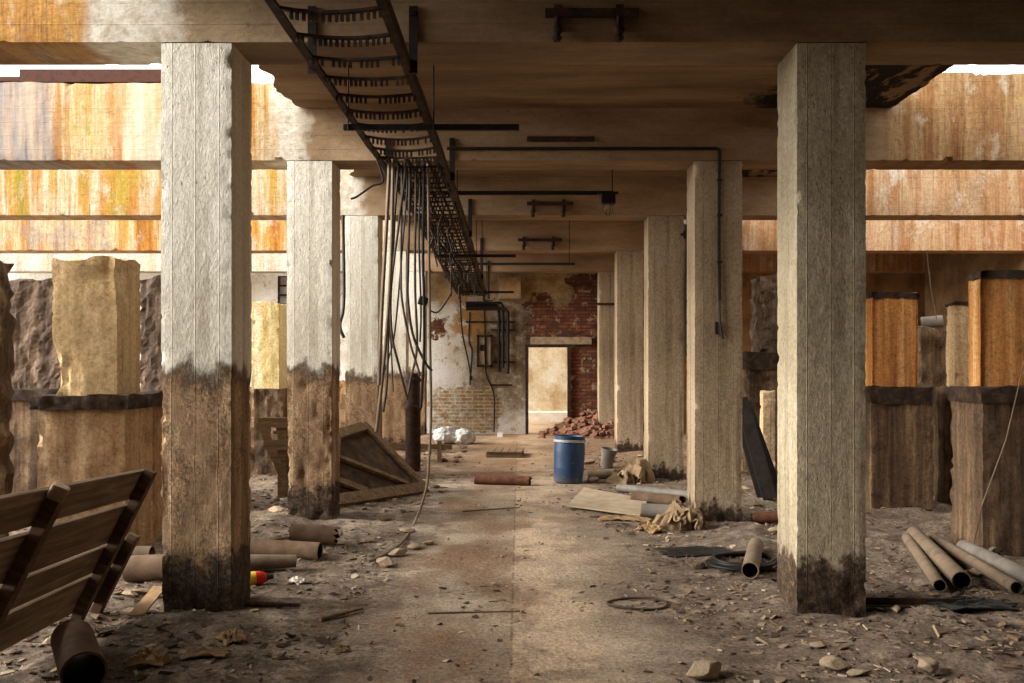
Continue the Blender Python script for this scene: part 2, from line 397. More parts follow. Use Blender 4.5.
def m_floor():
    M = Mat('dusty_floor', 0.95, spec=0.15)
    o = M.pos(); x, y, z = M.sep(o)
    n = M.noise(o, 1.1, 8, 0.68)
    col = M.ramp(n, [(0.3, lin((118, 100, 82))), (0.5, lin((152, 132, 111))), (0.68, lin((184, 165, 143)))])
    gr = M.noise(M.map(o, (1, 0.7, 1)), 42, 6, 0.8)
    dirt = M.ramp(M.noise(o, 4.5, 8, 0.75), [(0.32, lin((66, 55, 46))), (0.52, lin((116, 100, 85))), (0.7, lin((158, 142, 123)))])
    xw = M.math('ADD', x, M.math('MULTIPLY', M.math('SUBTRACT', M.noise(o, 0.9, 6, 0.7), 0.5), 1.8))
    path = M.math('MULTIPLY', M.step(xw, -1.15, -0.55), M.step(xw, 1.15, 0.45))
    col = M.mix(path, dirt, col)
    # pale screed strip beside the joint of two pours
    pale = M.math('MULTIPLY', M.step(M.math('ADD', x, M.math('MULTIPLY', M.noise(o, 8, 4), 0.03)), -0.045, -0.03), M.step(xw, 0.75, 0.2))
    pale = M.math('MULTIPLY', pale, M.step(M.noise(o, 2.6, 7, 0.7), 0.4, 0.56))
    col = M.mix(M.math('MULTIPLY', pale, 0.75), col, lin((198, 172, 142)))
    # trodden brown earth along the middle
    br = M.math('MULTIPLY', M.math('MULTIPLY', M.step(xw, -0.95, -0.6), M.step(xw, 0.15, -0.1)), M.step(M.noise(M.map(o, (1, 0.4, 1)), 1.3, 5, 0.6), 0.42, 0.56))
    col = M.mix(M.math('MULTIPLY', br, 0.6), col, lin((120, 88, 64)))
    # white plaster dust west of the path
    wd = M.math('MULTIPLY', M.math('MULTIPLY', M.step(xw, -2.0, -1.4), M.step(xw, -0.5, -1.0)), M.step(M.noise(o, 2.2, 7, 0.75), 0.48, 0.62))
    col = M.mix(M.math('MULTIPLY', wd, 0.65), col, lin((186, 170, 148)))
    jn = M.math('MULTIPLY', M.rect(x, x, -0.055, -0.035, -0.055, -0.035, 0.006), M.step(M.noise(o, 5, 4), 0.4, 0.5))
    col = M.mix(M.math('MULTIPLY', jn, 0.5), col, lin((66, 50, 38)))
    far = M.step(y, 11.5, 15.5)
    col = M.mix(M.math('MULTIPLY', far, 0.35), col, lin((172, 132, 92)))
    col = M.mix(0.75, col, M.ramp(gr, [(0.33, (0.28, 0.26, 0.25, 1)), (0.5, (0.95, 0.95, 0.95, 1)), (0.66, (1.6, 1.58, 1.55, 1))]), 'MULTIPLY')
    g2v = M.sep(M.voro(M.map(o, (1, 1.4, 1)), 44, 'F1', 'Color'))[0]
    rough_zone = M.math('MULTIPLY', M.math('SUBTRACT', 1.0, M.math('MULTIPLY', path, 0.85)), M.step(M.noise(o, 1.9, 6, 0.7), 0.42, 0.6))
    col = M.mix(M.math('MULTIPLY', M.math('MULTIPLY', M.step(g2v, 0.84, 0.9), rough_zone), 0.3), col, lin((170, 152, 128)))
    col = M.mix(M.math('MULTIPLY', M.math('MULTIPLY', M.step(g2v, 0.16, 0.1), rough_zone), 0.5), col, lin((44, 35, 28)))
    M.bump(M.noise(o, 12, 8, 0.75), 0.7, 0.05); M.bump(gr, 0.6, 0.012); M.bump(g2v, 0.25, 0.015)
    return M.done(col)
m_floor_ = m_floor()

def m_wallback():
    """plastered brick, the plaster fallen off in patches"""
    M = Mat('peeling_plaster_wall', 0.92)
    o = M.pos(); x, y, z = M.sep(o)
    uv = M.N('ShaderNodeCombineXYZ'); M.L(x, uv.inputs[0]); M.L(z, uv.inputs[1]); uv = uv.outputs[0]
    n1 = M.noise(uv, 1.2, 8, 0.7); nw = M.noise(uv, 2.6, 7, 0.68); nw2 = M.noise(M.map(uv, (1, 1, 1), (7, 3, 0)), 2.2, 7, 0.68)
    du = M.math('ADD', x, M.math('MULTIPLY', M.math('SUBTRACT', nw, 0.5), 1.3)); dv = M.math('ADD', z, M.math('MULTIPLY', M.math('SUBTRACT', nw2, 0.5), 1.1))
    col = M.ramp(n1, [(0.3, lin((190, 178, 154))), (0.48, lin((214, 208, 196))), (0.66, lin((226, 226, 224)))])
    grey = M.ramp(M.noise(uv, 3.5, 8, 0.75), [(0.3, lin((78, 66, 52))), (0.5, lin((132, 118, 98))), (0.68, lin((196, 188, 172)))])
    col = M.mix(M.rect(du, dv, -1.15, 1.15, 0.5, 3.0, 0.3), col, grey)
    col = M.mix(M.math('MULTIPLY', M.rect(du, dv, 0.1, 2.2, 2.0, 4.2, 0.35), 0.9), col, M.ramp(M.noise(uv, 4, 7, 0.75), [(0.35, lin((46, 36, 26))), (0.55, lin((92, 74, 52))), (0.7, lin((150, 132, 104)))]))
    col = M.mix(M.rect(du, dv, -3.0, 2.5, 3.05, 5.0, 0.25), col, M.ramp(nw, [(0.35, lin((118, 94, 62))), (0.6, lin((176, 152, 112)))]))
    tan = M.math('MULTIPLY', M.rect(du, dv, -1.5, -0.7, 2.0, 3.3, 0.15), M.step(nw, 0.44, 0.5))
    col = M.mix(tan, col, lin((176, 138, 88)))
    ye, yf = M.brick(uv, lin((172, 146, 106)), lin((142, 116, 82)), lin((196, 176, 142)), 1.0, 0.27, 0.085, 0.014)
    ye = M.mix(0.6, ye, M.ramp(M.noise(uv, 6, 8, 0.8), [(0.32, (0.3, 0.26, 0.22, 1)), (0.5, (0.95, 0.95, 0.95, 1)), (0.68, (1.5, 1.5, 1.5, 1))]), 'MULTIPLY')
    ymask = M.math('MULTIPLY', M.step(M.rect(du, dv, -2.0, -0.45, 0.0, 1.05, 0.12), 0.4, 0.6), M.math('ADD', 0.45, M.math('MULTIPLY', M.step(M.noise(uv, 5, 7, 0.75), 0.42, 0.56), 0.55)))
    col = M.mix(ymask, col, ye)
    rb, rf = M.brick(uv, lin((140, 78, 50)), lin((92, 52, 36)), lin((74, 60, 48)), 1.0, 0.26, 0.082, 0.014)
    rb = M.mix(0.7, rb, M.ramp(M.noise(uv, 5, 7, 0.78), [(0.32, (0.2, 0.18, 0.16, 1)), (0.5, (0.9, 0.9, 0.9, 1)), (0.7, (1.5, 1.4, 1.3, 1))]), 'MULTIPLY')
    rmask = M.math('MAXIMUM', M.rect(du, dv, 1.18, 2.6, -0.5, 3.9, 0.1), M.rect(du, dv, 0.25, 1.3, 2.18, 2.95, 0.1))
    rmask = M.math('MAXIMUM', rmask, M.rect(du, dv, 0.25, 0.75, 2.5, 3.25, 0.12))
    rmask = M.math('MAXIMUM', rmask, M.rect(du, dv, -1.98, -1.72, 2.3, 2.62, 0.06))
    rmask = M.step(rmask, 0.4, 0.55)
    col = M.mix(rmask, col, rb)
    col = M.mix(M.math('MULTIPLY', M.step(M.noise(M.map(uv, (1, 1, 1), (2, 9, 0)), 5, 7, 0.7), 0.56, 0.6), M.math('MULTIPLY', rmask, 0.6)), col, lin((170, 156, 132)))
    col = M.mix(M.math('MULTIPLY', M.step(M.noise(M.map(uv, (1, 0.7, 1), (4, 4, 0)), 4.5, 8, 0.78), 0.54, 0.62), M.math('SUBTRACT', 0.75, M.math('MULTIPLY', rmask, 0.75))), col, lin((132, 104, 74)))
    col = M.mix(0.4, col, M.ramp(M.noise(uv, 22, 5, 0.75), [(0.3, (0.5, 0.48, 0.45, 1)), (0.7, (1.25, 1.25, 1.25, 1))]), 'MULTIPLY')
    ends = M.step(du, 2.45, 2.75)
    col = M.mix(ends, col, M.ramp(M.noise(uv, 2.2, 7, 0.7), [(0.35, lin((112, 82, 54))), (0.6, lin((158, 122, 84)))]))
    M.bump(M.math('MULTIPLY', rf, rmask), -0.6, 0.03); M.bump(M.math('MULTIPLY', yf, ymask), 0.4, 0.03)
    M.bump(M.math('SUBTRACT', 1.0, M.math('MAXIMUM', rmask, ymask)), 0.7, 0.04); M.bump(M.noise(uv, 7, 8, 0.7), 0.5, 0.03)
    return M.done(col)
m_wall = m_wallback()

def m_wall_plain(name, a, b, c):
    M = Mat(name, 0.92); o = M.pos()
    col = M.ramp(M.noise(o, 1.6, 8, 0.72), [(0.32, lin(a)), (0.5, lin(b)), (0.68, lin(c))])
    col = M.mix(0.35, col, M.ramp(M.noise(o, 22, 5, 0.7), [(0.3, (0.5, 0.48, 0.45, 1)), (0.7, (1.25, 1.25, 1.25, 1))]), 'MULTIPLY')
    M.bump(M.noise(o, 8, 8, 0.7), 0.5, 0.03)
    return M.done(col)
m_wall_room = m_wall_plain('ochre_flaking_wall', (136, 104, 66), (178, 158, 126), (196, 188, 170))
m_wall_side = m_wall_plain('brown_side_wall', (112, 84, 56), (150, 116, 80), (180, 150, 112))

def pier(name, a, b, c, streak, sc=0.35, dark=(40, 28, 20), dk=0.4):
    M = Mat(name, 0.85); o = M.obj()
    s = M.noise(M.map(o, (6, 6, sc)), 1.3, 7, 0.65)
    col = M.ramp(s, [(0.3, lin(a)), (0.5, lin(b)), (0.68, lin(c))])
    s2 = M.noise(M.map(o, (18, 18, 0.5)), 1.0, 4, 0.6)
    col = M.mix(M.math('MULTIPLY', M.step(s2, 0.5, 0.65), 0.5), col, lin(streak))
    w = M.noise(o, 2.6, 7, 0.72)
    col = M.mix(M.math('MULTIPLY', M.step(w, 0.5, 0.68), dk), col, lin(dark))
    col = M.mix(0.7, col, M.ramp(M.noise(o, 34, 6, 0.82), [(0.35, (0.32, 0.30, 0.27, 1)), (0.5, (0.95, 0.95, 0.95, 1)), (0.65, (1.3, 1.3, 1.3, 1))]), 'MULTIPLY')
    M.bump(M.noise(o, 11, 9, 0.78), 0.7, 0.03); M.bump(M.noise(o, 45, 5, 0.75), 0.8, 0.012)
    return M.done(col)
m_pier_tan = pier('tan_pier_concrete', (148, 116, 76), (190, 158, 110), (206, 178, 136), (196, 170, 126), dk=0.2)
m_pier_low = pier('stained_plinth_concrete', (128, 92, 62), (178, 140, 98), (202, 172, 132), (190, 166, 132), dk=0.35)
m_pier_dark = pier('dark_broken_concrete', (66, 52, 43), (106, 87, 71), (150, 128, 105), (120, 102, 84), dark=(28, 20, 16), dk=0.6)
m_pier_orange = pier('orange_pier_concrete', (140, 84, 40), (206, 140, 76), (228, 182, 122), (160, 100, 50), sc=0.22, dk=0.15)
m_pier_pale = pier('pale_orange_pier', (196, 150, 98), (232, 202, 156), (240, 220, 184), (176, 122, 76), sc=0.2, dk=0.1)
m_pier_yellow = pier('yellow_pier_concrete', (200, 160, 86), (222, 196, 140), (232, 218, 182), (200, 184, 80), sc=0.3, dk=0.08, dark=(150, 150, 30))
m_pier_black = pier('black_stained_plinth', (60, 46, 35), (108, 84, 62), (156, 128, 96), (34, 26, 20), sc=0.3, dark=(26, 19, 14), dk=0.6)  # dirty plinth concrete streaked with black stains
m_tar = simple('bitumen_cap', (38, 28, 21), (66, 50, 37), 12, 0.9, bump=0.9, c3=(100, 78, 58), bd=0.03)

m_rust = simple('rusty_dark_steel', (28, 21, 17), (56, 40, 30), 12, 0.75, 0.3, c3=(92, 58, 36))
m_rust_red = simple('red_rust', (58, 36, 28), (82, 50, 38), 10, 0.85, c3=(52, 38, 33))
m_steel_dk = simple('dark_painted_steel', (26, 21, 18), (44, 36, 30), 9, 0.7, 0.3)
m_cable = simple('weathered_cable', (44, 36, 30), (78, 64, 50), 6, 0.7, bump=0.1)
m_cable_bk = simple('black_cable', (20, 18, 16), (36, 31, 27), 6, 0.55, bump=0.1)
m_cable_gr = simple('grey_lead_cable', (96, 82, 66), (126, 108, 86), 6, 0.6, bump=0.1)
m_pipe = simple('dusty_cement_pipe', (88, 74, 58), (122, 104, 84), 5, 0.88, c3=(106, 90, 72), bump=0.35)
m_pipe_in = simple('dark_pipe_inside', (34, 26, 20), (58, 44, 34), 6, 0.95)
m_pipe_br = simple('brown_clay_pipe', (76, 58, 44), (106, 84, 64), 5, 0.85, c3=(130, 110, 90))
m_pipe_gr = simple('grey_plastic_pipe', (92, 86, 78), (122, 114, 104), 4, 0.6, bump=0.1, c3=(140, 128, 112))
m_pipe_rust = simple('rusted_iron_pipe', (58, 36, 26), (96, 58, 38), 8, 0.85, c3=(116, 84, 60), bump=0.6)
def m_wood(name, a, b, c, ax=1):
    M = Mat(name, 0.85); o = M.obj()
    st = [(26, 26, 26)[0]] * 3; st[ax] = 1.6
    g = M.noise(M.map(o, tuple(st)), 1.0, 6, 0.65, 0.6)
    col = M.ramp(g, [(0.3, lin(a)), (0.5, lin(b)), (0.7, lin(c))])
    col = M.mix(0.5, col, M.ramp(M.noise(o, 4, 6, 0.7), [(0.3, (0.5, 0.48, 0.45, 1)), (0.7, (1.2, 1.2, 1.2, 1))]), 'MULTIPLY')
    M.bump(g, 0.4, 0.006)
    return M.done(col)
m_plank = m_wood('weathered_plank', (84, 68, 52), (120, 100, 78), (150, 130, 104), 0)
m_plank_y = m_wood('weathered_batten', (58, 42, 30), (88, 66, 48), (116, 90, 66), 2)
m_timber = m_wood('grey_timber', (84, 66, 48), (124, 100, 74), (150, 126, 96), 0)
m_char = simple('charred_plank', (26, 21, 18), (46, 37, 30), 9, 0.9, bump=0.5)
m_panel = simple('dark_fibre_board', (52, 40, 30), (76, 60, 45), 7, 0.9, c3=(104, 84, 62), bump=0.6)
m_board = simple('pale_fibre_board', (144, 126, 102), (168, 150, 124), 6, 0.9, c3=(182, 164, 138))
def m_blue():
    M = Mat('blue_plastic_drum', 0.5, spec=0.35); o = M.obj()
    col = M.ramp(M.noise(M.map(o, (1, 1, 0.4)), 4, 6, 0.6), [(0.3, lin((24, 40, 62))), (0.55, lin((36, 60, 92))), (0.75, lin((66, 88, 114)))])
    z = M.sep(o)[2]
    d = M.step(M.math('ADD', z, M.math('MULTIPLY', M.noise(o, 6, 5), 0.3)), 0.3, 0.1)
    col = M.mix(M.math('MULTIPLY', d, 0.6), col, lin((96, 84, 72)))
    col = M.mix(M.math('MULTIPLY', M.step(M.noise(o, 14, 5, 0.7), 0.58, 0.66), 0.45), col, lin((130, 120, 108)))
    M.bump(M.noise(o, 10, 5), 0.15, 0.01)
    return M.done(col)
m_drum = m_blue()
m_drum_lid = simple('dusty_drum_lid', (40, 62, 92), (92, 98, 104), 6, 0.6)
m_ring = simple('grey_clamp_ring', (130, 132, 130), (170, 168, 160), 8, 0.5, 0.2)
m_sack = simple('brown_sackcloth', (104, 84, 62), (140, 116, 88), 7, 0.95, c3=(164, 142, 112), bump=0.5)
m_bag = simple('white_plastic_sack', (170, 168, 162), (214, 212, 206), 5, 0.6, bump=0.2)
m_stone = simple('broken_concrete', (124, 104, 80), (156, 136, 110), 10, 0.95, c3=(178, 160, 134), bump=0.6)
m_stone_dk = simple('dirty_concrete_chunk', (62, 50, 40), (96, 78, 62), 10, 0.95, c3=(126, 106, 84), bump=0.6)
m_brick = simple('broken_red_brick', (84, 56, 42), (116, 78, 58), 3, 0.95, c3=(136, 112, 94), bump=0.6)
m_chipA = simple('plaster_flake', (124, 104, 82), (152, 130, 106), 5, 0.95)
m_chipB = simple('dark_flake', (50, 40, 32), (84, 68, 54), 5, 0.95)
m_chipC = simple('pale_flake', (156, 138, 114), (178, 162, 138), 5, 0.95)
m_chipD = simple('rust_flake', (96, 74, 56), (124, 98, 76), 5, 0.95)
m_card = simple('mouldy_cardboard', (112, 88, 60), (150, 122, 86), 6, 0.95, c3=(170, 144, 108))
m_black = simple('black_plastic', (22, 19, 17), (36, 32, 29), 6, 0.5, bump=0.2)
m_red = simple('red_label', (190, 30, 22), (206, 44, 28), 4, 0.5)
m_yellow = simple('yellow_label', (216, 176, 40), (226, 190, 60), 4, 0.5)
m_porc = simple('white_porcelain', (200, 196, 186), (224, 220, 212), 5, 0.3, bump=0.05)
m_paper = simple('dusty_paper', (190, 178, 158), (214, 204, 188), 6, 0.95)
def m_glass_():
    M = Mat('bulb_glass', 0.08, spec=0.5)
    M.b.inputs['Transmission Weight'].default_value = 1.0; M.b.inputs['IOR'].default_value = 1.1
    return M.done(lin((250, 246, 236)))
m_glass = m_glass_()
m_pane = simple('dirty_window_pane', (150, 148, 138), (196, 194, 186), 5, 0.25, bump=0.05)
# ---------------------------------------------------------------- floor
def sstep(a, b, v):
    t = max(0.0, min(1.0, (v - a) / (b - a))); return t * t * (3 - 2 * t)
def gz(x, y):
    side = max(sstep(-1.2, -2.2, x) if x < 0 else 0.0, sstep(1.3, 2.3, x) if x > 0 else 0.0)
    h = 0.006 * fbm(x, y, 0, 1.7, 4) + (0.012 + 0.035 * side) * max(-0.6, fbm(x, y, 3.1, 2.1, 5)) * (0.35 + side)
    h += 0.05 * side * max(0.0, fbm(x, y, 9.0, 0.8, 3))
    h += 0.03 * side
    return h
def axis(vals):
    out = []
    for a, b, s in vals:
        n = max(1, int(round((b - a) / s)))
        out += [a + (b - a) * i / n for i in range(n)]
    return out + [vals[-1][1]]
fx = axis([(-14, -6, 0.4), (-6, -3.4, 0.08), (-3.4, 3.4, 0.035), (3.4, 6, 0.08), (6, 14, 0.4)])
fy = axis([(-5, 3, 0.4), (3, 7.5, 0.035), (7.5, 11, 0.06), (11, 20, 0.12), (20, 30, 0.5)])
fv = [(x, y, gz(x, y)) for y in fy for x in fx]
nx_ = len(fx)
ff = [(j * nx_ + i, j * nx_ + i + 1, (j + 1) * nx_ + i + 1, (j + 1) * nx_ + i) for j in range(len(fy) - 1) for i in range(nx_ - 1)]
fl = MB(); fl.v = fv; fl.f = ff; fl.mi = [0] * len(ff)
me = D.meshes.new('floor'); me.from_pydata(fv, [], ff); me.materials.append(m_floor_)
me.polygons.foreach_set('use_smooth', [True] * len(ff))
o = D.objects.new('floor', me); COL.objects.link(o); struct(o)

# ---------------------------------------------------------------- columns
YB = [5.8, 9.17, 12.55, 16.45, 20.15]
BEAM_D = 0.45
ZB = 3.70
def chip_fn(x0, x1, y0, y1, low=0.0, deep=0.03, base=0.35, seed=0.0, top=99.0):
    def fn(c, n):
        dx = min(abs(c.x - x0), abs(c.x - x1)); dy = min(abs(c.y - y0), abs(c.y - y1))
        e = max(0.0, 1 - math.hypot(dx, dy) / 0.05)
        a = 0.002 * fbm(c.x + seed, c.y, c.z, 14, 4)
        ch = max(0.0, fbm(c.x + seed, c.y + 4, c.z, 16, 5) - 0.30) * 0.05 * e + 0.004 * e
        z = c.z + 0.15 * nz(c.x + seed, c.y, c.z, 5)
        if low and z < low:
            k = sstep(low, low - 0.08, z)
            a -= k * (0.006 + deep * max(0.0, fbm(c.x * 1.5, c.y * 1.5 + seed, c.z * 0.6, 7, 6) - 0.05))
            ch += k * e * deep * 0.7 * max(0.0, fbm(c.x + seed, c.y, c.z, 13, 6) + 0.05)
        if z < base:
            k = sstep(base, base - 0.25, z)
            a -= k * 0.03 * max(0.0, fbm(c.x + seed, c.y, c.z, 10, 6) + 0.1)
        m = Vector(((x0 + x1) / 2 - c.x, (y0 + y1) / 2 - c.y, 0))
        if m.length > 0: m.normalize()
        nn = Vector((n.x, n.y, 0))
        return c + nn * a + m * ch
    return fn
def column(side, i, w, xin, label, low, mat, res=0.03):
    Y = YB[i] + 0.0; x0, x1 = (xin - w, xin) if side < 0 else (xin, xin + w)
    cx, cy = (x0 + x1) / 2, Y + BEAM_D / 2
    hx, hy = w / 2, BEAM_D / 2 - 0.003
    bm = rough_box(-hx, hx, -hy, hy, -0.05, ZB - 0.001, res, chip_fn(-hx, hx, -hy, hy, low, 0.035 if i == 1 else 0.012, 0.3 if side > 0 else 0.2, i * 3.7 + side), faces='xXyY')
    o = bm_obj('concrete_column', bm, mat, loc=(cx, cy, 0))
    return tag(o, label, 'column', 'columns of the left row' if side < 0 else 'columns of the right row')
lx = [-1.852, -1.905, -1.965, -2.065, -2.10]
ll = ['broad pale column with brown broken lower half beside the slatted wooden panel',
      'pale column with brown crumbling foot beside the leaning timber hatch',
      'pale column just behind the leaning timber hatch',
      'pale column behind the hanging cables, beside the standing rusty pipe',
      'last column of the hanging-cable side, close to the far wall']
for i in range(5):
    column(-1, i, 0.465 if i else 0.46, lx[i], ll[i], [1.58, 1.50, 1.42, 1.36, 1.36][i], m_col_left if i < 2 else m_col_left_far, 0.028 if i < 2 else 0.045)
rx = [1.79, 1.79, 1.80, 1.79, 1.79]
rl = ['big tan column with bright lit edge and black broken base, nearest the loose pipes',
      'tan column with a thin conduit running down its face',
      'tan column with pink paint spots and a black base',
      'plain tan column with a pale upper joint, between pink-spotted column and last column',
      'last narrow grey-tan column beside the red brick heap']
for i in range(5):
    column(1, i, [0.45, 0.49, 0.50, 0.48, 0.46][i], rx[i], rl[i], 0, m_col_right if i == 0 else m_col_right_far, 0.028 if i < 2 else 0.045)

# ---------------------------------------------------------------- beams (deep cross beams, rising above the slab in the open bays)
bmats = [m_beam1, m_beam2, m_beam3, m_beam4, m_beam5]
bl = ['nearest cross beam, orange stained at one end, with a bracket on its face',
      'second cross beam, its ends streaked orange under the open roof',
      'third cross beam, seen as the middle orange band between columns',
      'fourth cross beam, seen as the lowest orange band',
      'last cross beam before the peeling plaster wall']
for i in range(5):
    Y = YB[i]; top = [4.6, 4.60, 4.55, 4.55, 4.55][i]
    def bf(c, n, s=i * 5.3, top=top, y0=Y, y1=Y + BEAM_D):
        e = max(0.0, 1 - min(abs(c.y - y0), abs(c.y - y1)) / 0.06) * max(0.0, 1 - min(abs(c.z - ZB), abs(c.z - top)) / 0.06)
        a = 0.004 * fbm(c.x + s, c.y, c.z, 3, 5) if abs(c.z - ZB) > 0.001 else 0.0
        ch = max(0.0, fbm(c.x + s, c.y, c.z, 11, 6) - 0.42) * 0.09 * e + 0.006 * e
        d = Vector((0, (y0 + y1) / 2 - c.y, (ZB + top) / 2 - c.z)).normalized()
        z = c + n * a + d * ch
        z.z += (c.z - ZB) / (top - ZB) * (0.02 * fbm(c.x + s, 0, 0, 1.5, 5) - (0.10 if c.x < 0 else 0.0))
        return z
    bm = rough_box(-12, 9.5, Y, Y + BEAM_D, ZB, top, 0.04 if i < 3 else 0.07, bf, faces='yYzZ', cap=560)
    o = bm_obj('ceiling_beam', bm, bmats[i])
    tag(o, bl[i], 'beam', 'ceiling beams')

# ---------------------------------------------------------------- slab over the aisle and the right hand walk, broken at both open edges
def edgeL(y): return -11.9 if y < 3.1 else (-2.72 if y < 5.78 else -2.27) + 0.12 * fbm(y, 0, 1, 2.2, 5)  # left bay roof before the first beams is unseen, added to cut light
def edgeR(y): return 9.45 if (y < 5.78 or y > 16.7) else 3.80 + 0.05 * fbm(y, 5, 1, 3.0, 5)
ys = axis([(-5, 3.0, 0.5), (3.0, 3.2, 0.05), (3.2, 5.5, 0.1), (5.5, 13, 0.04), (13, 21.2, 0.12)])
sv, sf = [], []
for y in ys:
    a, b = edgeL(y), edgeR(y)
    for z in (4.24, 4.40):
        k = 0.05 * fbm(y, z, 0, 6, 4) if z > 4.3 else 0
        sv += [(a + k, y, z + 0.004), (a + 0.25, y, z), (1.6, y, z), (b - 0.3 + k, y, z), (b + k, y, z)]
for j in range(len(ys) - 1):
    p, q = j * 10, (j + 1) * 10
    for k in range(4):
        sf.append((p + k, p + k + 1, q + k + 1, q + k)); sf.append((p + 5 + k, q + 5 + k, q + 6 + k, p + 6 + k))
    sf.append((p, q, q + 5, p + 5)); sf.append((p + 4, p + 9, q + 9, q + 4))
sl = MB(); sl.add(sv, sf)
struct(sl.build('ceiling', m_ceil))
# hidden earlier beam rows behind the viewpoint keep the hall's light
for Y in (2.4, -1.0):
    o = MB().box((-1.25, Y + 0.22, 4.15), (21.5, 0.45, 0.9)).build('trim_%d' % (1 if Y > 0 else 2), m_ceil); struct(o)

# ---------------------------------------------------------------- walls
YW = 20.95
def wall_cells(xs, zs, y0, y1, holes, res=None):
    m = MB()
    for i in range(len(xs) - 1):
        for j in range(len(zs) - 1):
            cx, cz = (xs[i] + xs[i + 1]) / 2, (zs[j] + zs[j + 1]) / 2
            if any(a < cx < b and c < cz < d for a, b, c, d in holes): continue
            m.box((cx, (y0 + y1) / 2, cz), (xs[i + 1] - xs[i], y1 - y0, zs[j + 1] - zs[j]))
    return m
DX0, DX1, DZ1 = 0.215, 1.135, 2.02
wx = [-12.0, -5.62, -5.0, DX0, DX1, 9.5]
wz = [0.0, DZ1, 3.02, 3.70, 4.8]
w = wall_cells(wx, [-0.05, DZ1, 3.02, 3.68, 4.8], YW, YW + 0.3, [(DX0, DX1, -1, DZ1), (-5.62, -5.0, 3.02, 3.68)])
struct(w.build('wall_back', m_wall))
struct(MB().box((-1.2, -5.1, 2.3), (22, 0.2, 4.7)).build('wall_front', m_wall_side))
struct(MB().box((9.6, 8, 2.3), (0.3, 26.3, 4.7)).build('wall_right', m_wall_side))
# unseen outer wall, kept low to let light into the open left bays
def lw(c, n):
    z = c.copy()
    if n.z > 0.3: z.z += 0.25 * fbm(c.x, c.y, 0, 0.7, 5)
    return z + n * 0.03 * fbm(c.x, c.y, c.z, 3, 4)
struct(bm_obj('wall_left', rough_box(-12.3, -12.0, -5, 21.2, -0.05, 1.3, 0.2, lw), m_wall_side))
# room beyond the doorway
struct(MB().box((1.0, 25.55, 0.13), (7, 0.5, 0.30), bev=0.02).build('trim_4', m_paper))
struct(MB().box((1.0, 25.9, 2.2), (9, 0.25, 4.6)).build('wall_room', m_wall_room))
# door frame, door opening without a leaf
d = MB()
d.box((DX0 - 0.03, YW - 0.02, DZ1 / 2), (0.07, 0.12, DZ1)); d.box((DX1 + 0.03, YW - 0.02, DZ1 / 2), (0.08, 0.12, DZ1)); d.box(((DX0 + DX1) / 2, YW - 0.02, DZ1 + 0.03), (DX1 - DX0 + 0.14, 0.12, 0.07))
struct(d.build('door_1', m_rust))
lt = MB().box((0.98, YW - 0.03, 2.17), (1.42, 0.1, 0.17), bev=0.01)
struct(lt.build('trim_3', m_stone))
# grid window high in the far wall of the left bay
w = thing('steel_window', 'small grid window of dark steel bars high in the pale far wall', 'window', (-5.31, YW, 3.02))
w['kind'] = 'structure'; w.name = 'window_1'
f = MB()
for x in (-0.31, 0.0, 0.31): f.box((x, 0.05, 0.33), (0.05, 0.06, 0.68))
for z in (0.0, 0.22, 0.44, 0.66): f.box((0, 0.05, z), (0.66, 0.05, 0.04))
f.build('window_frame', m_rust, w)
MB().box((0, 0.12, 0.33), (0.62, 0.012, 0.66)).build('window_pane', m_pane, w)

# ---------------------------------------------------------------- broken machine piers in the open bays
def crumble(x0, x1, y0, y1, z0, z1, amp, seed, edge=0.12, top=0.05, notch=None):
    def fn(c, n):
        dx = min(c.x - x0, x1 - c.x); dy = min(c.y - y0, y1 - c.y)
        e = max(0.0, 1 - math.hypot(dx, dy) / edge)
        a = amp * fbm(c.x + seed, c.y, c.z * 0.7, 9, 7)
        m = Vector(((x0 + x1) / 2 - c.x, (y0 + y1) / 2 - c.y, 0))
        if m.length: m.normalize()
        p = c + Vector((n.x, n.y, 0)) * a + m * e * (0.006 + max(0, (amp * 2.5 + 0.02) * (fbm(c.x + seed, c.y, c.z, 15, 6) - 0.15)))
        if c.z > z1 - 1e-4: p.z += top * fbm(c.x + seed, c.y, 1, 3.5, 5)
        if notch:
            for (nx, ny, nzz, r, k) in notch:
                q = Vector((c.x - nx, c.y - ny, (c.z - nzz) * 0.7)); f = max(0.0, 1 - q.length / r)
                p += m * k * f * (0.7 + 0.6 * fbm(c.x, c.y, c.z, 7, 4))
        return p
    return fn
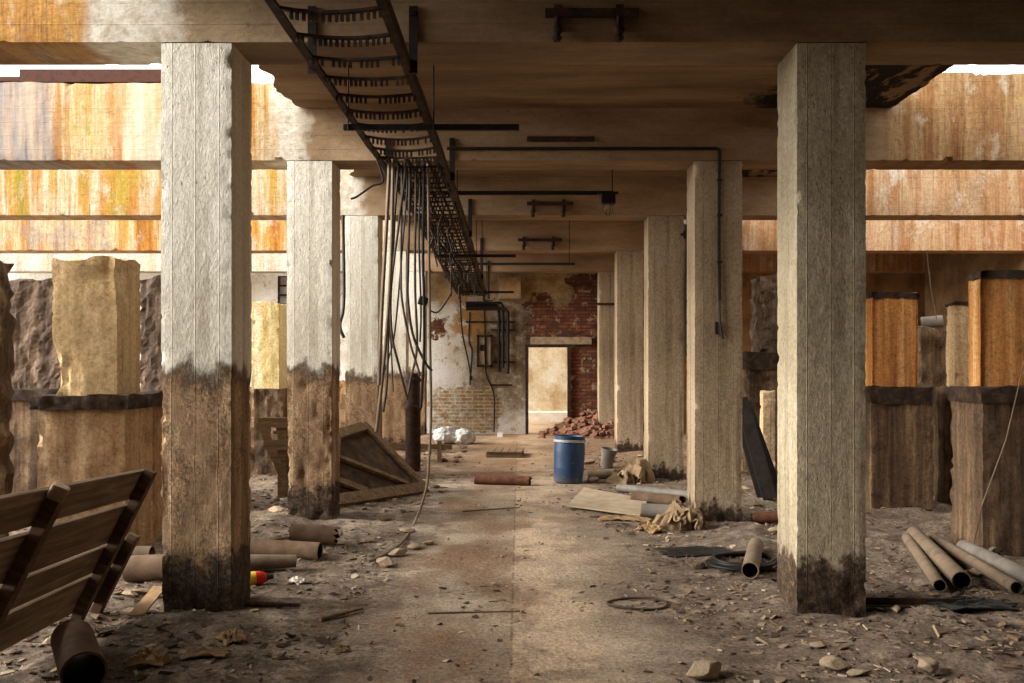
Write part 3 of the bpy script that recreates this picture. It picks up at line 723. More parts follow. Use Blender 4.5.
def pier_t(name, label, upper, lower, mu, ml, capm=None, cap_z=(1.27, 1.40), amp=0.02, lamp=0.03, seed=0.0, over=0.04, round_=False, notch=None, tar_top=0.0, lnotch=None):
    """upper, lower = (x0, x1, y0, y1, z0, z1)"""
    cx, cy = (lower[0] + lower[1]) / 2, (lower[2] + lower[3]) / 2
    t = thing(name, label, 'pier', (cx, cy, 0), group='machine piers in the open bays')
    def loc(b): return (b[0] - cx, b[1] - cx, b[2] - cy, b[3] - cy, b[4], b[5])
    lb = loc(lower); ub = loc(upper)
    bm_obj('plinth', rough_box(*lb, 0.045, crumble(*lb, lamp, seed, 0.14, 0.02, lnotch), faces='xXyYZ'), ml, t, sharp=28)
    if capm:
        cb = (lb[0] - over, lb[1] + over, lb[2] - over, lb[3] + over, cap_z[0], cap_z[1])
        bm_obj('ledge', rough_box(*cb, 0.045, crumble(*cb, 0.03, seed + 9, 0.10, 0.03)), capm, t, sharp=50)
    fn = crumble(*ub, amp, seed + 3, 0.05 if round_ else 0.12, 0.012 if round_ else 0.05, notch)
    if round_:
        f0 = fn
        def fn(c, n):
            p = f0(c, n)
            u = (c.x - (ub[0] + ub[1]) / 2) / ((ub[1] - ub[0]) / 2)
            if n.y < -0.3: p.y += 0.10 * u * u * (ub[1] - ub[0])
            return p
    bm_obj('block', rough_box(*ub, 0.035, fn), mu, t, sharp=28, smooth=amp < 0.025)
    if tar_top:
        tb = (ub[0] - 0.012, ub[1] + 0.012, ub[2] - 0.012, ub[3] + 0.012, ub[5] - 0.01, ub[5] + tar_top)
        g0 = crumble(*tb, 0.015, seed + 5, 0.05, 0.02)
        def g(c, n):
            p = g0(c, n); u = (c.x - (tb[0] + tb[1]) / 2) / ((tb[1] - tb[0]) / 2)
            if n.y < -0.3 and round_: p.y += 0.10 * u * u * (tb[1] - tb[0])
            if c.z < tb[4] + 1e-4: p.z -= 0.03 * max(0, fbm(c.x, c.y, 0, 9, 4))
            return p
        bm_obj('bitumen_cap', rough_box(*tb, 0.03, g), m_tar, t, sharp=50)
    return t
pier_t('machine_pier', 'tall tan pier with a cracked corner on a dark ledge, behind the slatted wooden panel',
       (-3.96, -3.40, 7.62, 8.1, 1.36, 2.54), (-4.02, -3.28, 7.5, 8.3, -0.05, 1.30), m_pier_tan, m_pier_low, m_tar, (1.25, 1.37), 0.004, 0.012, 1.0,
       notch=[(-0.31, -0.4, 1.5, 0.28, 0.16), (0.25, -0.28, 2.5, 0.34, 0.10)])
pier_t('machine_pier', 'rough dark brown pier at the picture edge, beside the tall tan pier',
       (-5.72, -4.86, 9.75, 10.45, 1.3, 2.55), (-5.95, -4.72, 9.65, 10.6, -0.05, 1.28), m_pier_dark, m_pier_black, m_tar, (1.24, 1.36), 0.035, 0.02, 8.0)
pier_t('machine_pier', 'rough brown pier half hidden behind the broad pale column',
       (-4.12, -3.35, 9.75, 10.4, 1.3, 2.56), (-4.3, -3.25, 9.7, 10.5, -0.05, 1.28), m_pier_dark, m_pier_low, None, amp=0.03, seed=15.0)
pier_t('machine_pier', 'yellow stained pier on a low brown plinth, between the first two pale columns',
       (-3.84, -3.44, 12.9, 13.5, 1.25, 2.50), (-4.3, -3.36, 12.8, 13.7, -0.05, 1.27), m_pier_yellow, m_pier_black, None, amp=0.012, lamp=0.04, seed=22.0)
pier_t('machine_pier', 'bright yellow pier glimpsed through the gap beside the tall tan pier',
       (-7.5, -6.35, 13.6, 14.3, 1.2, 2.45), (-7.7, -6.2, 13.5, 14.4, -0.05, 1.25), m_pier_yellow, m_pier_black, None, amp=0.015, seed=27.0)
pier_t('machine_pier', 'low brown pier behind the leaning timber hatch',
       (-2.98, -2.62, 14.6, 15.2, 1.1, 1.36), (-3.1, -2.5, 14.5, 15.3, -0.05, 1.15), m_pier_low, m_pier_low, None, amp=0.03, seed=31.0)
pier_t('machine_pier', 'orange pier with a black cap, just past the big tan column',
       (3.84, 4.34, 9.75, 10.12, 1.34, 2.36), (3.80, 4.48, 9.72, 10.4, -0.05, 1.3), m_pier_orange, m_pier_black, m_tar, (1.20, 1.38), 0.005, 0.014, 41.0, 0.02, True, tar_top=0.05)
pier_t('machine_pier', 'narrow bright orange pier peeping out behind the big tan column',
       (5.0, 5.45, 12.9, 13.3, 1.3, 2.55), (4.95, 5.55, 12.85, 13.5, -0.05, 1.3), m_pier_orange, m_pier_black, None, amp=0.01, seed=47.0)
pier_t('machine_pier', 'slim pale orange pier between two wider orange piers',
       (4.88, 5.16, 10.05, 10.3, 1.36, 2.30), (4.82, 5.3, 9.98, 10.5, -0.05, 1.36), m_pier_pale, m_pier_black, None, amp=0.008, seed=52.0, round_=True, tar_top=0.03)
pier_t('machine_pier', 'widest orange pier with a black cap, above the loose pipes at the picture edge',
       (3.99, 4.75, 7.75, 8.0, 1.42, 2.38), (3.91, 4.78, 7.6, 8.17, -0.05, 1.38), m_pier_orange, m_pier_black, m_tar, (1.30, 1.43), 0.005, 0.012, 60.0, 0.02, True, tar_top=0.05)
pier_t('machine_pier', 'low dark broken pier in the shade, behind the column with the thin conduit',
       (3.5, 4.4, 13.0, 13.6, 1.75, 2.9), (3.3, 4.5, 12.9, 13.7, -0.05, 1.75), m_pier_dark, m_pier_black, m_tar, (1.55, 1.8), 0.06, 0.05, 66.0)
bmx = rough_box(-0.25, 0.25, -0.2, 0.2, -0.05, 1.35, 0.045, crumble(-0.25, 0.25, -0.2, 0.2, -0.05, 1.35, 0.03, 71.0))
tag(bm_obj('broken_post', bmx, m_pier_tan, loc=(4.22, 6.62, 0)), 'tan concrete stump cut by the picture edge, beside the big pipe', 'stump')
bmx = rough_box(-0.08, 0.08, -0.08, 0.08, -0.05, 1.30, 0.03, crumble(-0.08, 0.08, -0.08, 0.08, -0.05, 1.30, 0.01, 77.0))
tag(bm_obj('concrete_post', bmx, m_pier_pale, loc=(3.12, 11.3, 0)), 'short pale concrete post in the shade behind the leaning planks', 'post')
# near edge of a dark jamb at the left picture border
bmx = rough_box(-0.2, 0.2, -0.2, 0.2, -0.05, 2.45, 0.05, crumble(-0.2, 0.2, -0.2, 0.2, -0.05, 2.45, 0.05, 81.0))
tag(bm_obj('broken_post', bmx, m_pier_black, loc=(-4.30, 7.1, 0)), 'dark broken post cut by the picture edge, in front of the rough dark pier', 'stump')
# wide low retaining wall in the left bay seen under the beams
def rw(c, n): return c + n * 0.04 * fbm(c.x, c.y, c.z, 2.5, 5) + Vector((0, 0, (0.06 * fbm(c.x, 4, 0, 2, 5)) if n.z > 0.3 else 0))
tag(bm_obj('retaining_wall', rough_box(-12, -2.6, 17.2, 17.6, -0.05, 1.2, 0.12, rw), m_pier_low), 'low brown retaining wall in the open bay behind the piers', 'wall', None, 'structure')

# steel edge channel lying on the second beam
t = MB()
y0 = YB[1] + 0.08
t.box((-4.30, y0, 4.566), (1.60, 0.12, 0.02)).box((-4.30, y0 - 0.055, 4.575), (1.60, 0.016, 0.13)).box((-4.30, y0 + 0.055, 4.575), (1.60, 0.016, 0.13))
t.box((-5.75, y0, 4.545), (1.30, 0.10, 0.05), bev=0.006)
tag(t.build('steel_channel', m_rust_red), 'rusty red steel channel lying along the top of the orange beam', 'steel channel')
# ---------------------------------------------------------------- cable tray and what hangs from it
def trayz(y): return 3.55 if y < 8.3 else 3.55 - 0.40 * sstep(8.3, 19.0, y) * ((y - 8.3) / 10.7) ** 0.4
TXL, TXR = -1.31, -0.70
t = thing('cable_tray', 'long rusty ladder cable tray hanging under the ceiling on the column side', 'cable tray', (0, 0, 0))
yy = [3.6 + 0.3 * k for k in range(53)]
for X in (TXL, TXR):
    m = MB()
    for a, b in zip(yy[:-1], yy[1:]):
        j = 0.012
        m.bar((X + j * nz(a, X, 0, 1.3), a, trayz(a)), (X + j * nz(b, X, 0, 1.3), b, trayz(b)), 0.014, 0.075)
        m.bar((X + (0.02 if X < -1 else -0.02), a, trayz(a) - 0.034), (X + (0.02 if X < -1 else -0.02), b, trayz(b) - 0.034), 0.045, 0.008)
    m.build('side_rail', m_rust, t)
y = 4.40; k = 0
while y < 19.3:
    m = MB(); z = trayz(y) - 0.02; sag = (0.02 + 0.02 * random.random()) if y < 8 else 0.012
    n = 10; pr = None
    for i in range(n + 1):
        u = i / n; p = Vector((TXL + (TXR - TXL) * u, y + 0.01 * nz(k, u, 0, 2), z - sag * 4 * u * (1 - u)))
        if pr is not None: m.bar(pr, p, 0.03, 0.016)
        pr = p
    nt = 17
    for i in range(nt):
        if random.random() < (0.08 if y < 8.3 else 0.3): continue
        u = (i + 0.9 + random.uniform(-0.15, 0.15)) / (nt + 1)
        m.box((TXL + (TXR - TXL) * u, y, z - sag * 4 * u * (1 - u) - 0.026), (0.016, 0.022, 0.045))
    m.build('rung', m_rust, t)
    y += 0.385 if y < 8.3 else 0.25; k += 1
# flat hangers fixed to the beam faces, one pair on each beam
for i in range(5):
    for X in (TXL, TXR):
        Y = YB[i] - 0.012
        z0 = trayz(Y) - 0.05
        m = MB().box((X + (-0.02 if X < -1 else 0.02), Y, (z0 + 3.93) / 2), (0.055, 0.014, 3.93 - z0))
        m.box((X + (-0.02 if X < -1 else 0.02), Y - 0.012, 3.88), (0.03, 0.02, 0.03)); m.box((X + (-0.02 if X < -1 else 0.02), Y - 0.012, z0 + 0.04), (0.03, 0.02, 0.03))
        m.build('hanger', m_steel_dk, t)
# cross bars carrying the tray, each on a thin rod from the slab
def cross_bar(Y, x0, x1, rods, label, z=None, w=0.03, h=0.045):
    z = (trayz(Y) - 0.085) if z is None else z
    q = thing('cross_bar', label, 'bracket', (0, Y, z), group='cross bars under the cable tray')
    MB().bar((x0, 0, 0), (x1, 0, 0), w, h).build('bar', m_steel_dk, q)
    for x in rods:
        MB().tube([(x, -0.02, -0.03), (x, -0.02, 4.235 - z)], 0.006, 6).build('rod', m_steel_dk, q)
    return q
cross_bar(6.98, -1.36, 0.0, (-1.32, -0.66), 'flat steel cross bar on two thin rods under the open ladder part of the tray')
cross_bar(10.5, -1.30, 1.10, (-0.72,), 'long steel cross bar reaching from the tray to the hanging lamp', z=3.625)
cross_bar(13.9, -1.28, -0.05, (-0.66,), 'short steel cross bar under the far part of the tray')
cross_bar(16.1, -1.2, 1.0, (-0.66, 0.9), 'far steel cross bar stretching out to a rod, ahead of the fourth beam', z=3.42)
cross_bar(18.2, -1.25, -0.1, (-0.66,), 'farthest steel cross bar, at the end of the tray')
# cables lying along the tray
lies = ['dark cable lying along the tray by its outer rail', 'dark cable lying along the middle of the tray', 'dark cable lying along the tray by its aisle rail', 'thin cable lying slack over the tray rungs', 'thick cable lying over the far tray rungs', 'cable lying along the far tray between thicker ones']
for k in range(6):
    X = TXL + 0.07 + 0.095 * k
    pts = [(X + 0.03 * nz(k, yv, 1, 0.7), yv, trayz(yv) - 0.012 + 0.012 * nz(k, yv, 3, 1.1)) for yv in [8.35 + 0.6 * i for i in range(19)]]
    o = MB().tube(smooth_path(pts, 3), 0.013 + 0.004 * (k % 3), 7).build('tray_cable', m_cable_bk, smooth=True)
    tag(o, lies[k], 'cable', 'cables lying in the tray')
# loose loops under the far tray
for k in range(5):
    y0 = 11.2 + 1.5 * k; X = TXL + 0.1 + 0.1 * k
    pts = [(X + 0.25 * u + 0.05 * math.sin(9 * u), y0 + 2.6 * u, trayz(y0 + 2.6 * u) - 0.05 - (0.16 + 0.05 * (k % 2)) * 4 * u * (1 - u)) for u in [i / 12 for i in range(13)]]
    o = MB().tube(smooth_path(pts, 3), 0.012, 6).build('hanging_slack_cable', m_cable_bk, smooth=True)
    tag(o, ['slack dark cable sagging below the middle of the tray', 'second slack cable, sagging further along the tray', 'third slack cable, sagging below the tray past the third beam', 'fourth slack cable below the far tray', 'last slack cable at the far end of the tray'][k], 'cable', 'slack cables below the tray')

# hanging cables: picture points measured at a distance of about 8.6 m
def hang(pts, Y, r, mat, label, drift=0.0):
    n = len(pts); q = [Vector(((TXL + 0.05 + 0.55 * random.random()) if False else P(pts[0][0], pts[0][1], Y).x, Y, trayz(Y) + 0.02))]
    q += [P(px, py, Y + drift * i / n) for i, (px, py) in enumerate(pts)]
    o = MB().tube(smooth_path(q, 7), r, 8).build('hanging_cable', mat, smooth=True)
    return tag(o, label, 'cable', 'cables hanging from the tray')
hang([(389, 175), (386, 235), (382, 305), (379, 385)], 8.45, 0.018, m_cable_gr, 'thick grey cable hanging straight, first on the column side')
hang([(393, 172), (391, 262), (386, 340), (378, 418), (376, 432)], 8.50, 0.017, m_cable_gr, 'second thick grey cable, bending back towards the column foot')
hang([(398, 172), (395, 210), (390, 282), (387, 380), (383, 412)], 8.60, 0.012, m_cable, 'brown cable just beside the two thick grey ones')
hang([(405, 176), (398, 230), (391, 290), (392, 335), (399, 366), (407, 398)], 8.55, 0.012, m_cable, 'brown cable curving out to the standing rusty pipe')
hang([(402, 176), (401, 262), (402, 300), (410, 342), (418, 368), (420, 376)], 8.70, 0.011, m_cable, 'thin cable with a kink low down above the standing pipe')
hang([(410, 178), (408, 270), (408, 300), (413, 335), (425, 362), (432, 371)], 8.65, 0.013, m_cable, 'cable whose tail swings out over the aisle')
hang([(416, 178), (415, 280), (417, 345), (411, 378), (407, 400)], 8.75, 0.012, m_cable, 'cable hanging behind the swinging tail, its end bent back')
hang([(424, 176), (423, 252), (424, 300), (424, 352), (421, 408)], 8.60, 0.014, m_cable_bk, 'straight black cable beside the longest one')
hang([(395, 190), (394, 240), (388, 300), (391, 345), (393, 392)], 8.80, 0.009, m_cable, 'thin straight cable among the grey ones')
hang([(407, 190), (403, 240), (395, 330), (388, 360), (384, 372)], 8.85, 0.009, m_cable_bk, 'thin black cable crossing over towards the column')
hang([(420, 190), (419, 240), (421, 310), (420, 342)], 8.9, 0.010, m_cable_bk, 'shorter black cable ending at the small junction box')
# the longest one reaches the floor and trails along it
lp = [Vector((P(428, 170, 8.7).x, 8.7, trayz(8.7) + 0.02)), P(429, 250, 8.72), P(430, 340, 8.75), P(431, 410, 8.8), P(429, 462, 8.85), P(426, 490, 8.9), G(415, 522, 0.012), G(403, 541, 0.02), G(388, 553, 0.02), G(368, 562, 0.03)]
o = MB().tube(smooth_path(lp, 8), 0.013, 8).build('hanging_cable', m_cable_gr, smooth=True)
tag(o, 'longest hanging cable, reaching the floor and trailing over it', 'cable', 'cables hanging from the tray')
shorts = [(436, 262), (441, 236), (446, 275), (450, 250), (455, 285), (459, 262), (462, 290), (433, 300), (444, 300), (413, 235)]
for k, (px, pe) in enumerate(shorts):
    Y = 9.2 + 0.75 * k * (0.5 + 0.5 * (k % 2)) + 0.4
    X = TXL + 0.12 + 0.42 * ((k * 37) % 10) / 10
    z1 = trayz(Y) - 0.35 - 0.5 * ((k * 53) % 7) / 7
    pts = [(X, Y, trayz(Y)), (X + 0.02, Y + 0.02, trayz(Y) - 0.15), (X - 0.03, Y + 0.04, (trayz(Y) + z1) / 2), (X + 0.03 * (-1) ** k, Y + 0.06, z1)]
    o = MB().tube(smooth_path(pts, 5), 0.010, 6).build('hanging_cable_end', m_cable_bk, smooth=True)
    tag(o, 'short black cable end dangling from the far tray', 'cable', 'short cable ends under the tray')
# thin wire dangling from tray toward the left column
o = MB().tube(smooth_path([Vector((TXL, 8.3, 3.52)), P(383, 181, 8.3), P(372, 186, 8.3), P(358, 196, 8.3), P(351, 199, 8.3)], 6), 0.010, 6).build('wire', m_cable_bk, smooth=True)
tag(o, 'black wire poking sideways from the tray towards the columns', 'wire')
t = thing('junction_box', 'small black junction box dangling among the hanging cables', 'junction box', P(423, 301, 8.9))
MB().box((0, 0, 0), (0.09, 0.07, 0.09), (0.1, 0.3, 0.2), bev=0.012).build('body', m_black, t)
MB().tube([(0, -0.035, 0), (0, -0.05, 0)], 0.03, 10).build('lid', m_black, t)
b0 = P(423, 301, 8.9)
o = MB().tube(smooth_path([b0 + Vector((0.05, 0, 0)), P(430, 310, 8.9), P(438, 312, 8.9), P(446, 302, 8.9), P(452, 292, 8.95)], 6), 0.008, 6).build('wire', m_cable_bk, smooth=True)
tag(o, 'thin wire looping out from the small junction box', 'wire')

# ---------------------------------------------------------------- fixtures on beams
def insulator_bracket(px0, px1, py, Y, label, posts=True):
    a, b = P(px0, py, Y), P(px1, py, Y); L = b.x - a.x
    t = thing('insulator_bracket', label, 'bracket', ((a.x + b.x) / 2, Y, a.z), group='insulator brackets on the beam faces')
    MB().box((0, -0.035, 0), (L, 0.035, 0.05)).build('bar', m_rust, t)
    for s in (-0.36, 0.30):
        MB().box((L * s, -0.012, -0.02), (0.05, 0.02, 0.16)).build('strap', m_rust, t)
        k = MB().lathe([(0.001, -0.19), (0.022, -0.19), (0.034, -0.17), (0.02, -0.15), (0.036, -0.13), (0.036, -0.11), (0.018, -0.09), (0.012, -0.03), (0.001, -0.03)], 14)
        k.build('insulator', m_rust if s > 0 else m_tar, t, (L * s - 0.01, -0.06, 0), smooth=True)
    return t
insulator_bracket(545, 638, 15, YB[0] - 0.005, 'rusty bracket with two insulators on the face of the nearest beam')
insulator_bracket(527, 573, 204, YB[2] - 0.005, 'small rusty bracket with two insulators on the third beam')
insulator_bracket(518, 562, 240, YB[3] - 0.005, 'farthest small bracket with insulators, on the fourth beam')
a, b = P(527, 139, YB[1] - 0.015), P(594, 139, YB[1] - 0.015)
tag(MB().box((0, 0, 0), (b.x - a.x, 0.025, 0.05), bev=0.004).build('steel_strip', m_rust, loc=((a.x + b.x) / 2, YB[1] - 0.016, a.z)), 'short dark steel strip bolted above the conduit on the second beam', 'steel strip')
# conduit along the second beam and down the column
t = thing('conduit', 'thin dark conduit running along the second beam and down a tan column', 'conduit', (0, 0, 0))
Yc = YB[1] - 0.018
cz = P(0, 148.5, Yc).z; cx0 = P(447, 0, Yc).x; cx1 = P(719.5, 0, Yc).x
MB().tube([(cx0, Yc, cz), (cx1 - 0.03, Yc, cz), (cx1 - 0.008, Yc, cz - 0.008), (cx1, Yc, cz - 0.03), (cx1 - 0.005, Yc, P(0, 230, Yc).z), (cx1, Yc, P(0, 300, Yc).z)], 0.016, 8).build('tube', m_steel_dk, t, smooth=True)
MB().tube(smooth_path([(cx1, Yc, P(0, 300, Yc).z), (cx1, Yc - 0.01, P(0, 318, Yc).z), P(721, 330, Yc - 0.01), P(723, 339, Yc - 0.01)], 4), 0.011, 7).build('wire_tail', m_cable_bk, t, smooth=True)
MB().box((P(716.5, 0, Yc).x, Yc, P(0, 328, Yc).z), (0.025, 0.025, 0.13)).build('clip', m_steel_dk, t)
for zz in (180, 215, 262):
    MB().box((cx1, Yc, P(0, zz, Yc).z), (0.05, 0.03, 0.025)).build('clip', m_steel_dk, t)
# lamp at the end of the cross bar
lpz = P(608, 193, 10.45)
t = lamp_ = thing('hanging_lamp', 'small black caged lamp with glass bulb at the end of the long cross bar', 'lamp', (lpz.x, 10.45, lpz.z))
MB().tube([(0.05, 0.0, -0.02), (0.05, 0, 4.235 - lpz.z)], 0.006, 6).build('rod', m_steel_dk, t)
MB().box((0, 0, -0.07), (0.17, 0.14, 0.13), bev=0.02).box((0, 0, 0.0), (0.24, 0.035, 0.03)).build('housing', m_black, t); hs_ = COL.objects[-1]
MB().lathe([(0.0, -0.25), (0.03, -0.24), (0.047, -0.205), (0.04, -0.17), (0.024, -0.135), (0.0, -0.135)], 18).build('bulb', m_glass, hs_, smooth=True)
m = MB()
for k in range(4):
    a = k * PI / 2 + 0.4
    m.tube([(0.055 * math.cos(a), 0.055 * math.sin(a), -0.13), (0.06 * math.cos(a), 0.06 * math.sin(a), -0.20), (0.02 * math.cos(a), 0.02 * math.sin(a), -0.262)], 0.003, 5)
m.build('cage', m_steel_dk, hs_)
# insulator rod on the third right column
p = P(685, 230, YB[2] - 0.06); p.x = 1.80 + 0.53
t = thing('standoff_insulator', 'dark stand-off rod with a white knob beside the pink-spotted column', 'insulator', (p.x, YB[2] - 0.03, p.z))
MB().tube([(0, 0, 0.08), (0, 0, -0.95)], 0.02, 8).tube([(0.0, 0, -0.6), (0, 0, -1.75)], 0.028, 8).build('pole', m_steel_dk, t, smooth=True)
MB().lathe([(0, 0.16), (0.03, 0.15), (0.042, 0.12), (0.03, 0.09), (0, 0.08)], 14).build('knob', m_porc, t, smooth=True)
MB().bar((-0.08, 0, -0.06), (0.08, 0, -0.04), 0.03, 0.03).box((-0.01, 0, -0.06), (0.06, 0.05, 0.10)).build('clamp', m_steel_dk, t)
p0, p1 = P(597, 304, YB[4] - 0.02), P(616, 304, YB[4] - 0.02)
tag(MB().bar(p0, (2.27, YB[4] - 0.02, p0.z), 0.03, 0.05).build('steel_strap', m_rust, smooth=False), 'dark steel strap across the last column', 'steel strap')
# small cable and pipe on left near column L2 / L3
o = MB().tube(smooth_path([P(343, 215, 12.4), P(344, 300, 12.4), P(340, 325, 12.3), P(344, 338, 12.3)], 6), 0.022, 8).build('cable_stub', m_cable_bk, smooth=True)
tag(o, 'black cable stub hanging in the gap between two pale columns', 'cable')

# ---------------------------------------------------------------- on the far wall
def W_(px, py, dy=0.0): return P(px, py, YW - dy)
a, b = W_(477, 367), W_(493, 335)
t = thing('meter_cabinet', 'empty dark framed meter cabinet on the peeling white wall', 'cabinet', ((a.x + b.x) / 2, YW, a.z))
wd, ht = b.x - a.x, b.z - a.z
m = MB()
for s in (-1, 1): m.box((s * (wd / 2 - 0.03), -0.06, ht / 2), (0.05, 0.12, ht))
for z in (0.025, ht - 0.025): m.box((0, -0.06, z), (wd, 0.12, 0.05))
m.build('frame', m_rust, t)
MB().box((0, -0.012, ht / 2), (wd - 0.08, 0.02, ht - 0.08)).build('back_panel', m_paper, t)
MB().box((0.03, -0.06, ht / 2), (0.025, 0.03, ht - 0.09)).box((-0.06, -0.04, ht * 0.6), (0.09, 0.03, 0.14)).build('inner_rail', m_rust, t)
t = thing('pipe_run', 'bunch of dark pipes bending down the far wall beside the meter cabinet', 'pipes', (0, YW, 0))
for k, (px, py, pe) in enumerate([(499, 306, 372), (503, 303, 368), (508, 309, 374)]):
    q0, q1, q2, q3 = W_(466, py, 0.08 + 0.05 * k), W_(px - 2, py, 0.08 + 0.05 * k), W_(px, py + 3, 0.08 + 0.05 * k), W_(px, pe, 0.08 + 0.05 * k)
    for q in (q0, q1, q2, q3): q.y -= YW
    MB().tube([q0, q1, q2, q3], 0.035, 8).build('pipe', m_steel_dk, t, smooth=True)
for py in (330, 362):
    a, b = W_(491, py, 0.05), W_(515, py, 0.05); a.y -= YW; b.y -= YW
    MB().bar(a, b, 0.05, 0.04).build('pipe_clamp', m_steel_dk, t)
a, b = W_(499, 300), W_(522, 277)
t = thing('wall_box', 'grey sheet metal box high on the far wall above the pipes', 'box', ((a.x + b.x) / 2, YW, a.z))
MB().box((0, -0.14, (b.z - a.z) / 2), (b.x - a.x, 0.28, b.z - a.z), bev=0.015).build('body', m_pipe_gr, t)
MB().box((0, -0.285, (b.z - a.z) / 2), (b.x - a.x - 0.06, 0.012, b.z - a.z - 0.06), bev=0.004).build('lid', m_wall_side, t)
for k, (pts, lab) in enumerate([([(484, 290), (485, 330), (486, 372), (494, 395), (494, 432)], 'thin dark wire running down the far wall past the meter cabinet to the floor'),
                           ([(460, 292), (462, 330), (468, 360), (471, 377)], 'dark wire with a plug end hanging on the white part of the far wall'),
                           ([(470, 312), (469, 340), (472, 352), (470, 385)], 'thin wire hanging beside the plug ended one')]):
    o = MB().tube(smooth_path([W_(x, y, 0.04) for x, y in pts], 6), 0.016, 6)
    if k == 1: e = W_(471, 378, 0.04); o.box(e, (0.07, 0.05, 0.1))
    tag(o.build('wall_wire', m_cable_bk, smooth=True), lab, 'wire')
for k, (x0, x1, y) in enumerate([(466, 515, 322), (490, 512, 385)]):
    a, b = W_(x0, y, 0.03), W_(x1, y, 0.03)
    tag(MB().bar(a, b, 0.04, 0.04).build('steel_strap', m_rust), ['horizontal steel strap across the pipes on the far wall', 'lower steel strap at the pipe ends on the far wall'][k], 'steel strap')
# ---------------------------------------------------------------- things on the floor
def gp(px, py, z=0.0):
    p = G(px, py, 0); h = gz(p.x, p.y)
    p = G(px, py, h); return Vector((p.x, p.y, gz(p.x, p.y) + z))
def pipe(name, a, b, r, label, mat, wall=0.12, group=None, n=24, ends=(True, True), ragged=0.0, flange=0, taper=1.0, mat_in=None, cat='pipe'):
    """hollow pipe from a to b (axis points)"""
    a, b = Vector(a), Vector(b); d = b - a; L = d.length
    x = d.normalized(); y = Vector((0, 0, 1)).cross(x).normalized(); z = x.cross(y)
    R = Matrix((y, z, x)).transposed().to_4x4()
    t = thing(name, label, cat, a, R.to_euler(), group)
    m = MB(); ns = max(4, int(L / 0.08)); prof_o = [(r * (1 + (taper - 1) * i / ns), L * i / ns) for i in range(ns + 1)]
    sd = a.x * 7 + a.y
    def fn(q, ang):
        rr = 1 + 0.02 * nz(q.x * 4 + sd, q.y * 4, q.z * 3); zz = q.z
        if ragged and q.z > L * 0.9: zz += ragged * nz(math.cos(ang) * 2 + sd, math.sin(ang) * 2, 0, 2.3)
        if ragged and q.z < L * 0.1: zz += ragged * 0.6 * nz(math.cos(ang) * 2 + sd, math.sin(ang) * 2, 5, 2.3)
        return Vector((q.x * rr, q.y * rr, zz))
    ri = r * (1 - wall)
    prof = prof_o + [(ri * taper, L - 0.001)]
    if flange:
        prof = [(r, 0)] + [(r, L - 0.16), (r * 1.13, L - 0.13), (r * 1.13, L), (ri * 1.08, L)]
    m.lathe(prof, n, fn=fn); m.build('pipe_wall', mat, t, smooth=True)
    q = MB().lathe([(ri * taper, L - 0.001), (ri, 0.002), (r, 0)], n, fn=fn); q.build('bore', mat_in or m_pipe_in, t, smooth=True)
    return t
def up(p, r): return Vector((p.x, p.y, gz(p.x, p.y) + r))
# the four long pipes beside the big column
PG = 'loose long pipes beside the big tan column'
def lpipe(far, near, r, label, mat, **k):
    a, b = G(*far), G(*near)
    return pipe('long_pipe', up(a, r + 0.004), up(b, r + 0.004), r, label, mat, group=PG, **k)
lpipe((907, 549), (940, 596), 0.043, 'thin grey-brown pipe, first from the big tan column', m_pipe)
lpipe((914, 547), (962, 593), 0.066, 'thick brown pipe with open end, second from the big tan column', m_pipe, flange=0)
lpipe((930, 545), (1017, 603), 0.043, 'long thin brown pipe lying slanted between two thicker ones', m_pipe)
lpipe((964, 560), (1052, 605), 0.066, 'thick grey pipe running out of the picture edge', m_pipe_gr)
c = gp(995, 560)
t = thing('pipe_flange', 'round grey pipe flange standing on edge by the dark pier foot', 'flange', (c.x, c.y, c.z + 0.062), (PI / 2, 0, 0.2))
MB().lathe([(0.03, -0.02), (0.062, -0.02), (0.062, 0.02), (0.03, 0.02)], 24, closed=True).build('ring', m_pipe_gr, t, smooth=True)
m = MB()
for k in range(4): m.tube([(0.05 * math.cos(k * PI / 2 + .7), 0.05 * math.sin(k * PI / 2 + .7), 0.018), (0.05 * math.cos(k * PI / 2 + .7), 0.05 * math.sin(k * PI / 2 + .7), 0.03)], 0.007, 6)
m.build('bolt_heads', m_rust, t); 
c = gp(905, 604)
m = MB().box((0, 0, 0.015), (0.78, 0.012, 0.05)).box((0, -0.02, -0.008), (0.78, 0.045, 0.012))
tag(m.build('angle_iron', m_rust, loc=(c.x - 0.05, c.y, c.z + 0.015), rot=(0, 0, -0.04)), 'dark angle iron lying behind the foot of the big tan column', 'angle iron')
def cloth(name, c, sx, sy, h, mat, label, cat, seed=0, fold=3.0, rot=0.0, n=36, thick=0.012, peaks=1.0):
    vs = []; fs = []
    for j in range(n + 1):
        for i in range(n + 1):
            u, v = i / n * 2 - 1, j / n * 2 - 1
            rr = 1 + 0.25 * nz(math.atan2(v, u) * 1.3 + seed, seed, 0, 1.7)
            f = max(0.0, 1 - (u * u + v * v) * 0.55)
            z = h * (f * (0.45 + 0.9 * abs(fbm(u * 0.7 + seed, v * 0.7, seed, fold, 4))) ** peaks)
            vs.append((u * sx / 2 * rr + 0.03 * nz(u, v, seed, 4), v * sy / 2 * rr, z + 0.004))
    for j in range(n):
        for i in range(n):
            a = j * (n + 1) + i; fs.append((a, a + 1, a + n + 2, a + n + 1))
    m = MB(); m.add(vs, fs)
    o = m.build(name, mat, loc=c, smooth=True, rot=(0, 0, rot))
    s = o.modifiers.new('thick', 'SOLIDIFY'); s.thickness = thick; s.offset = -1
    return tag(o, label, cat)
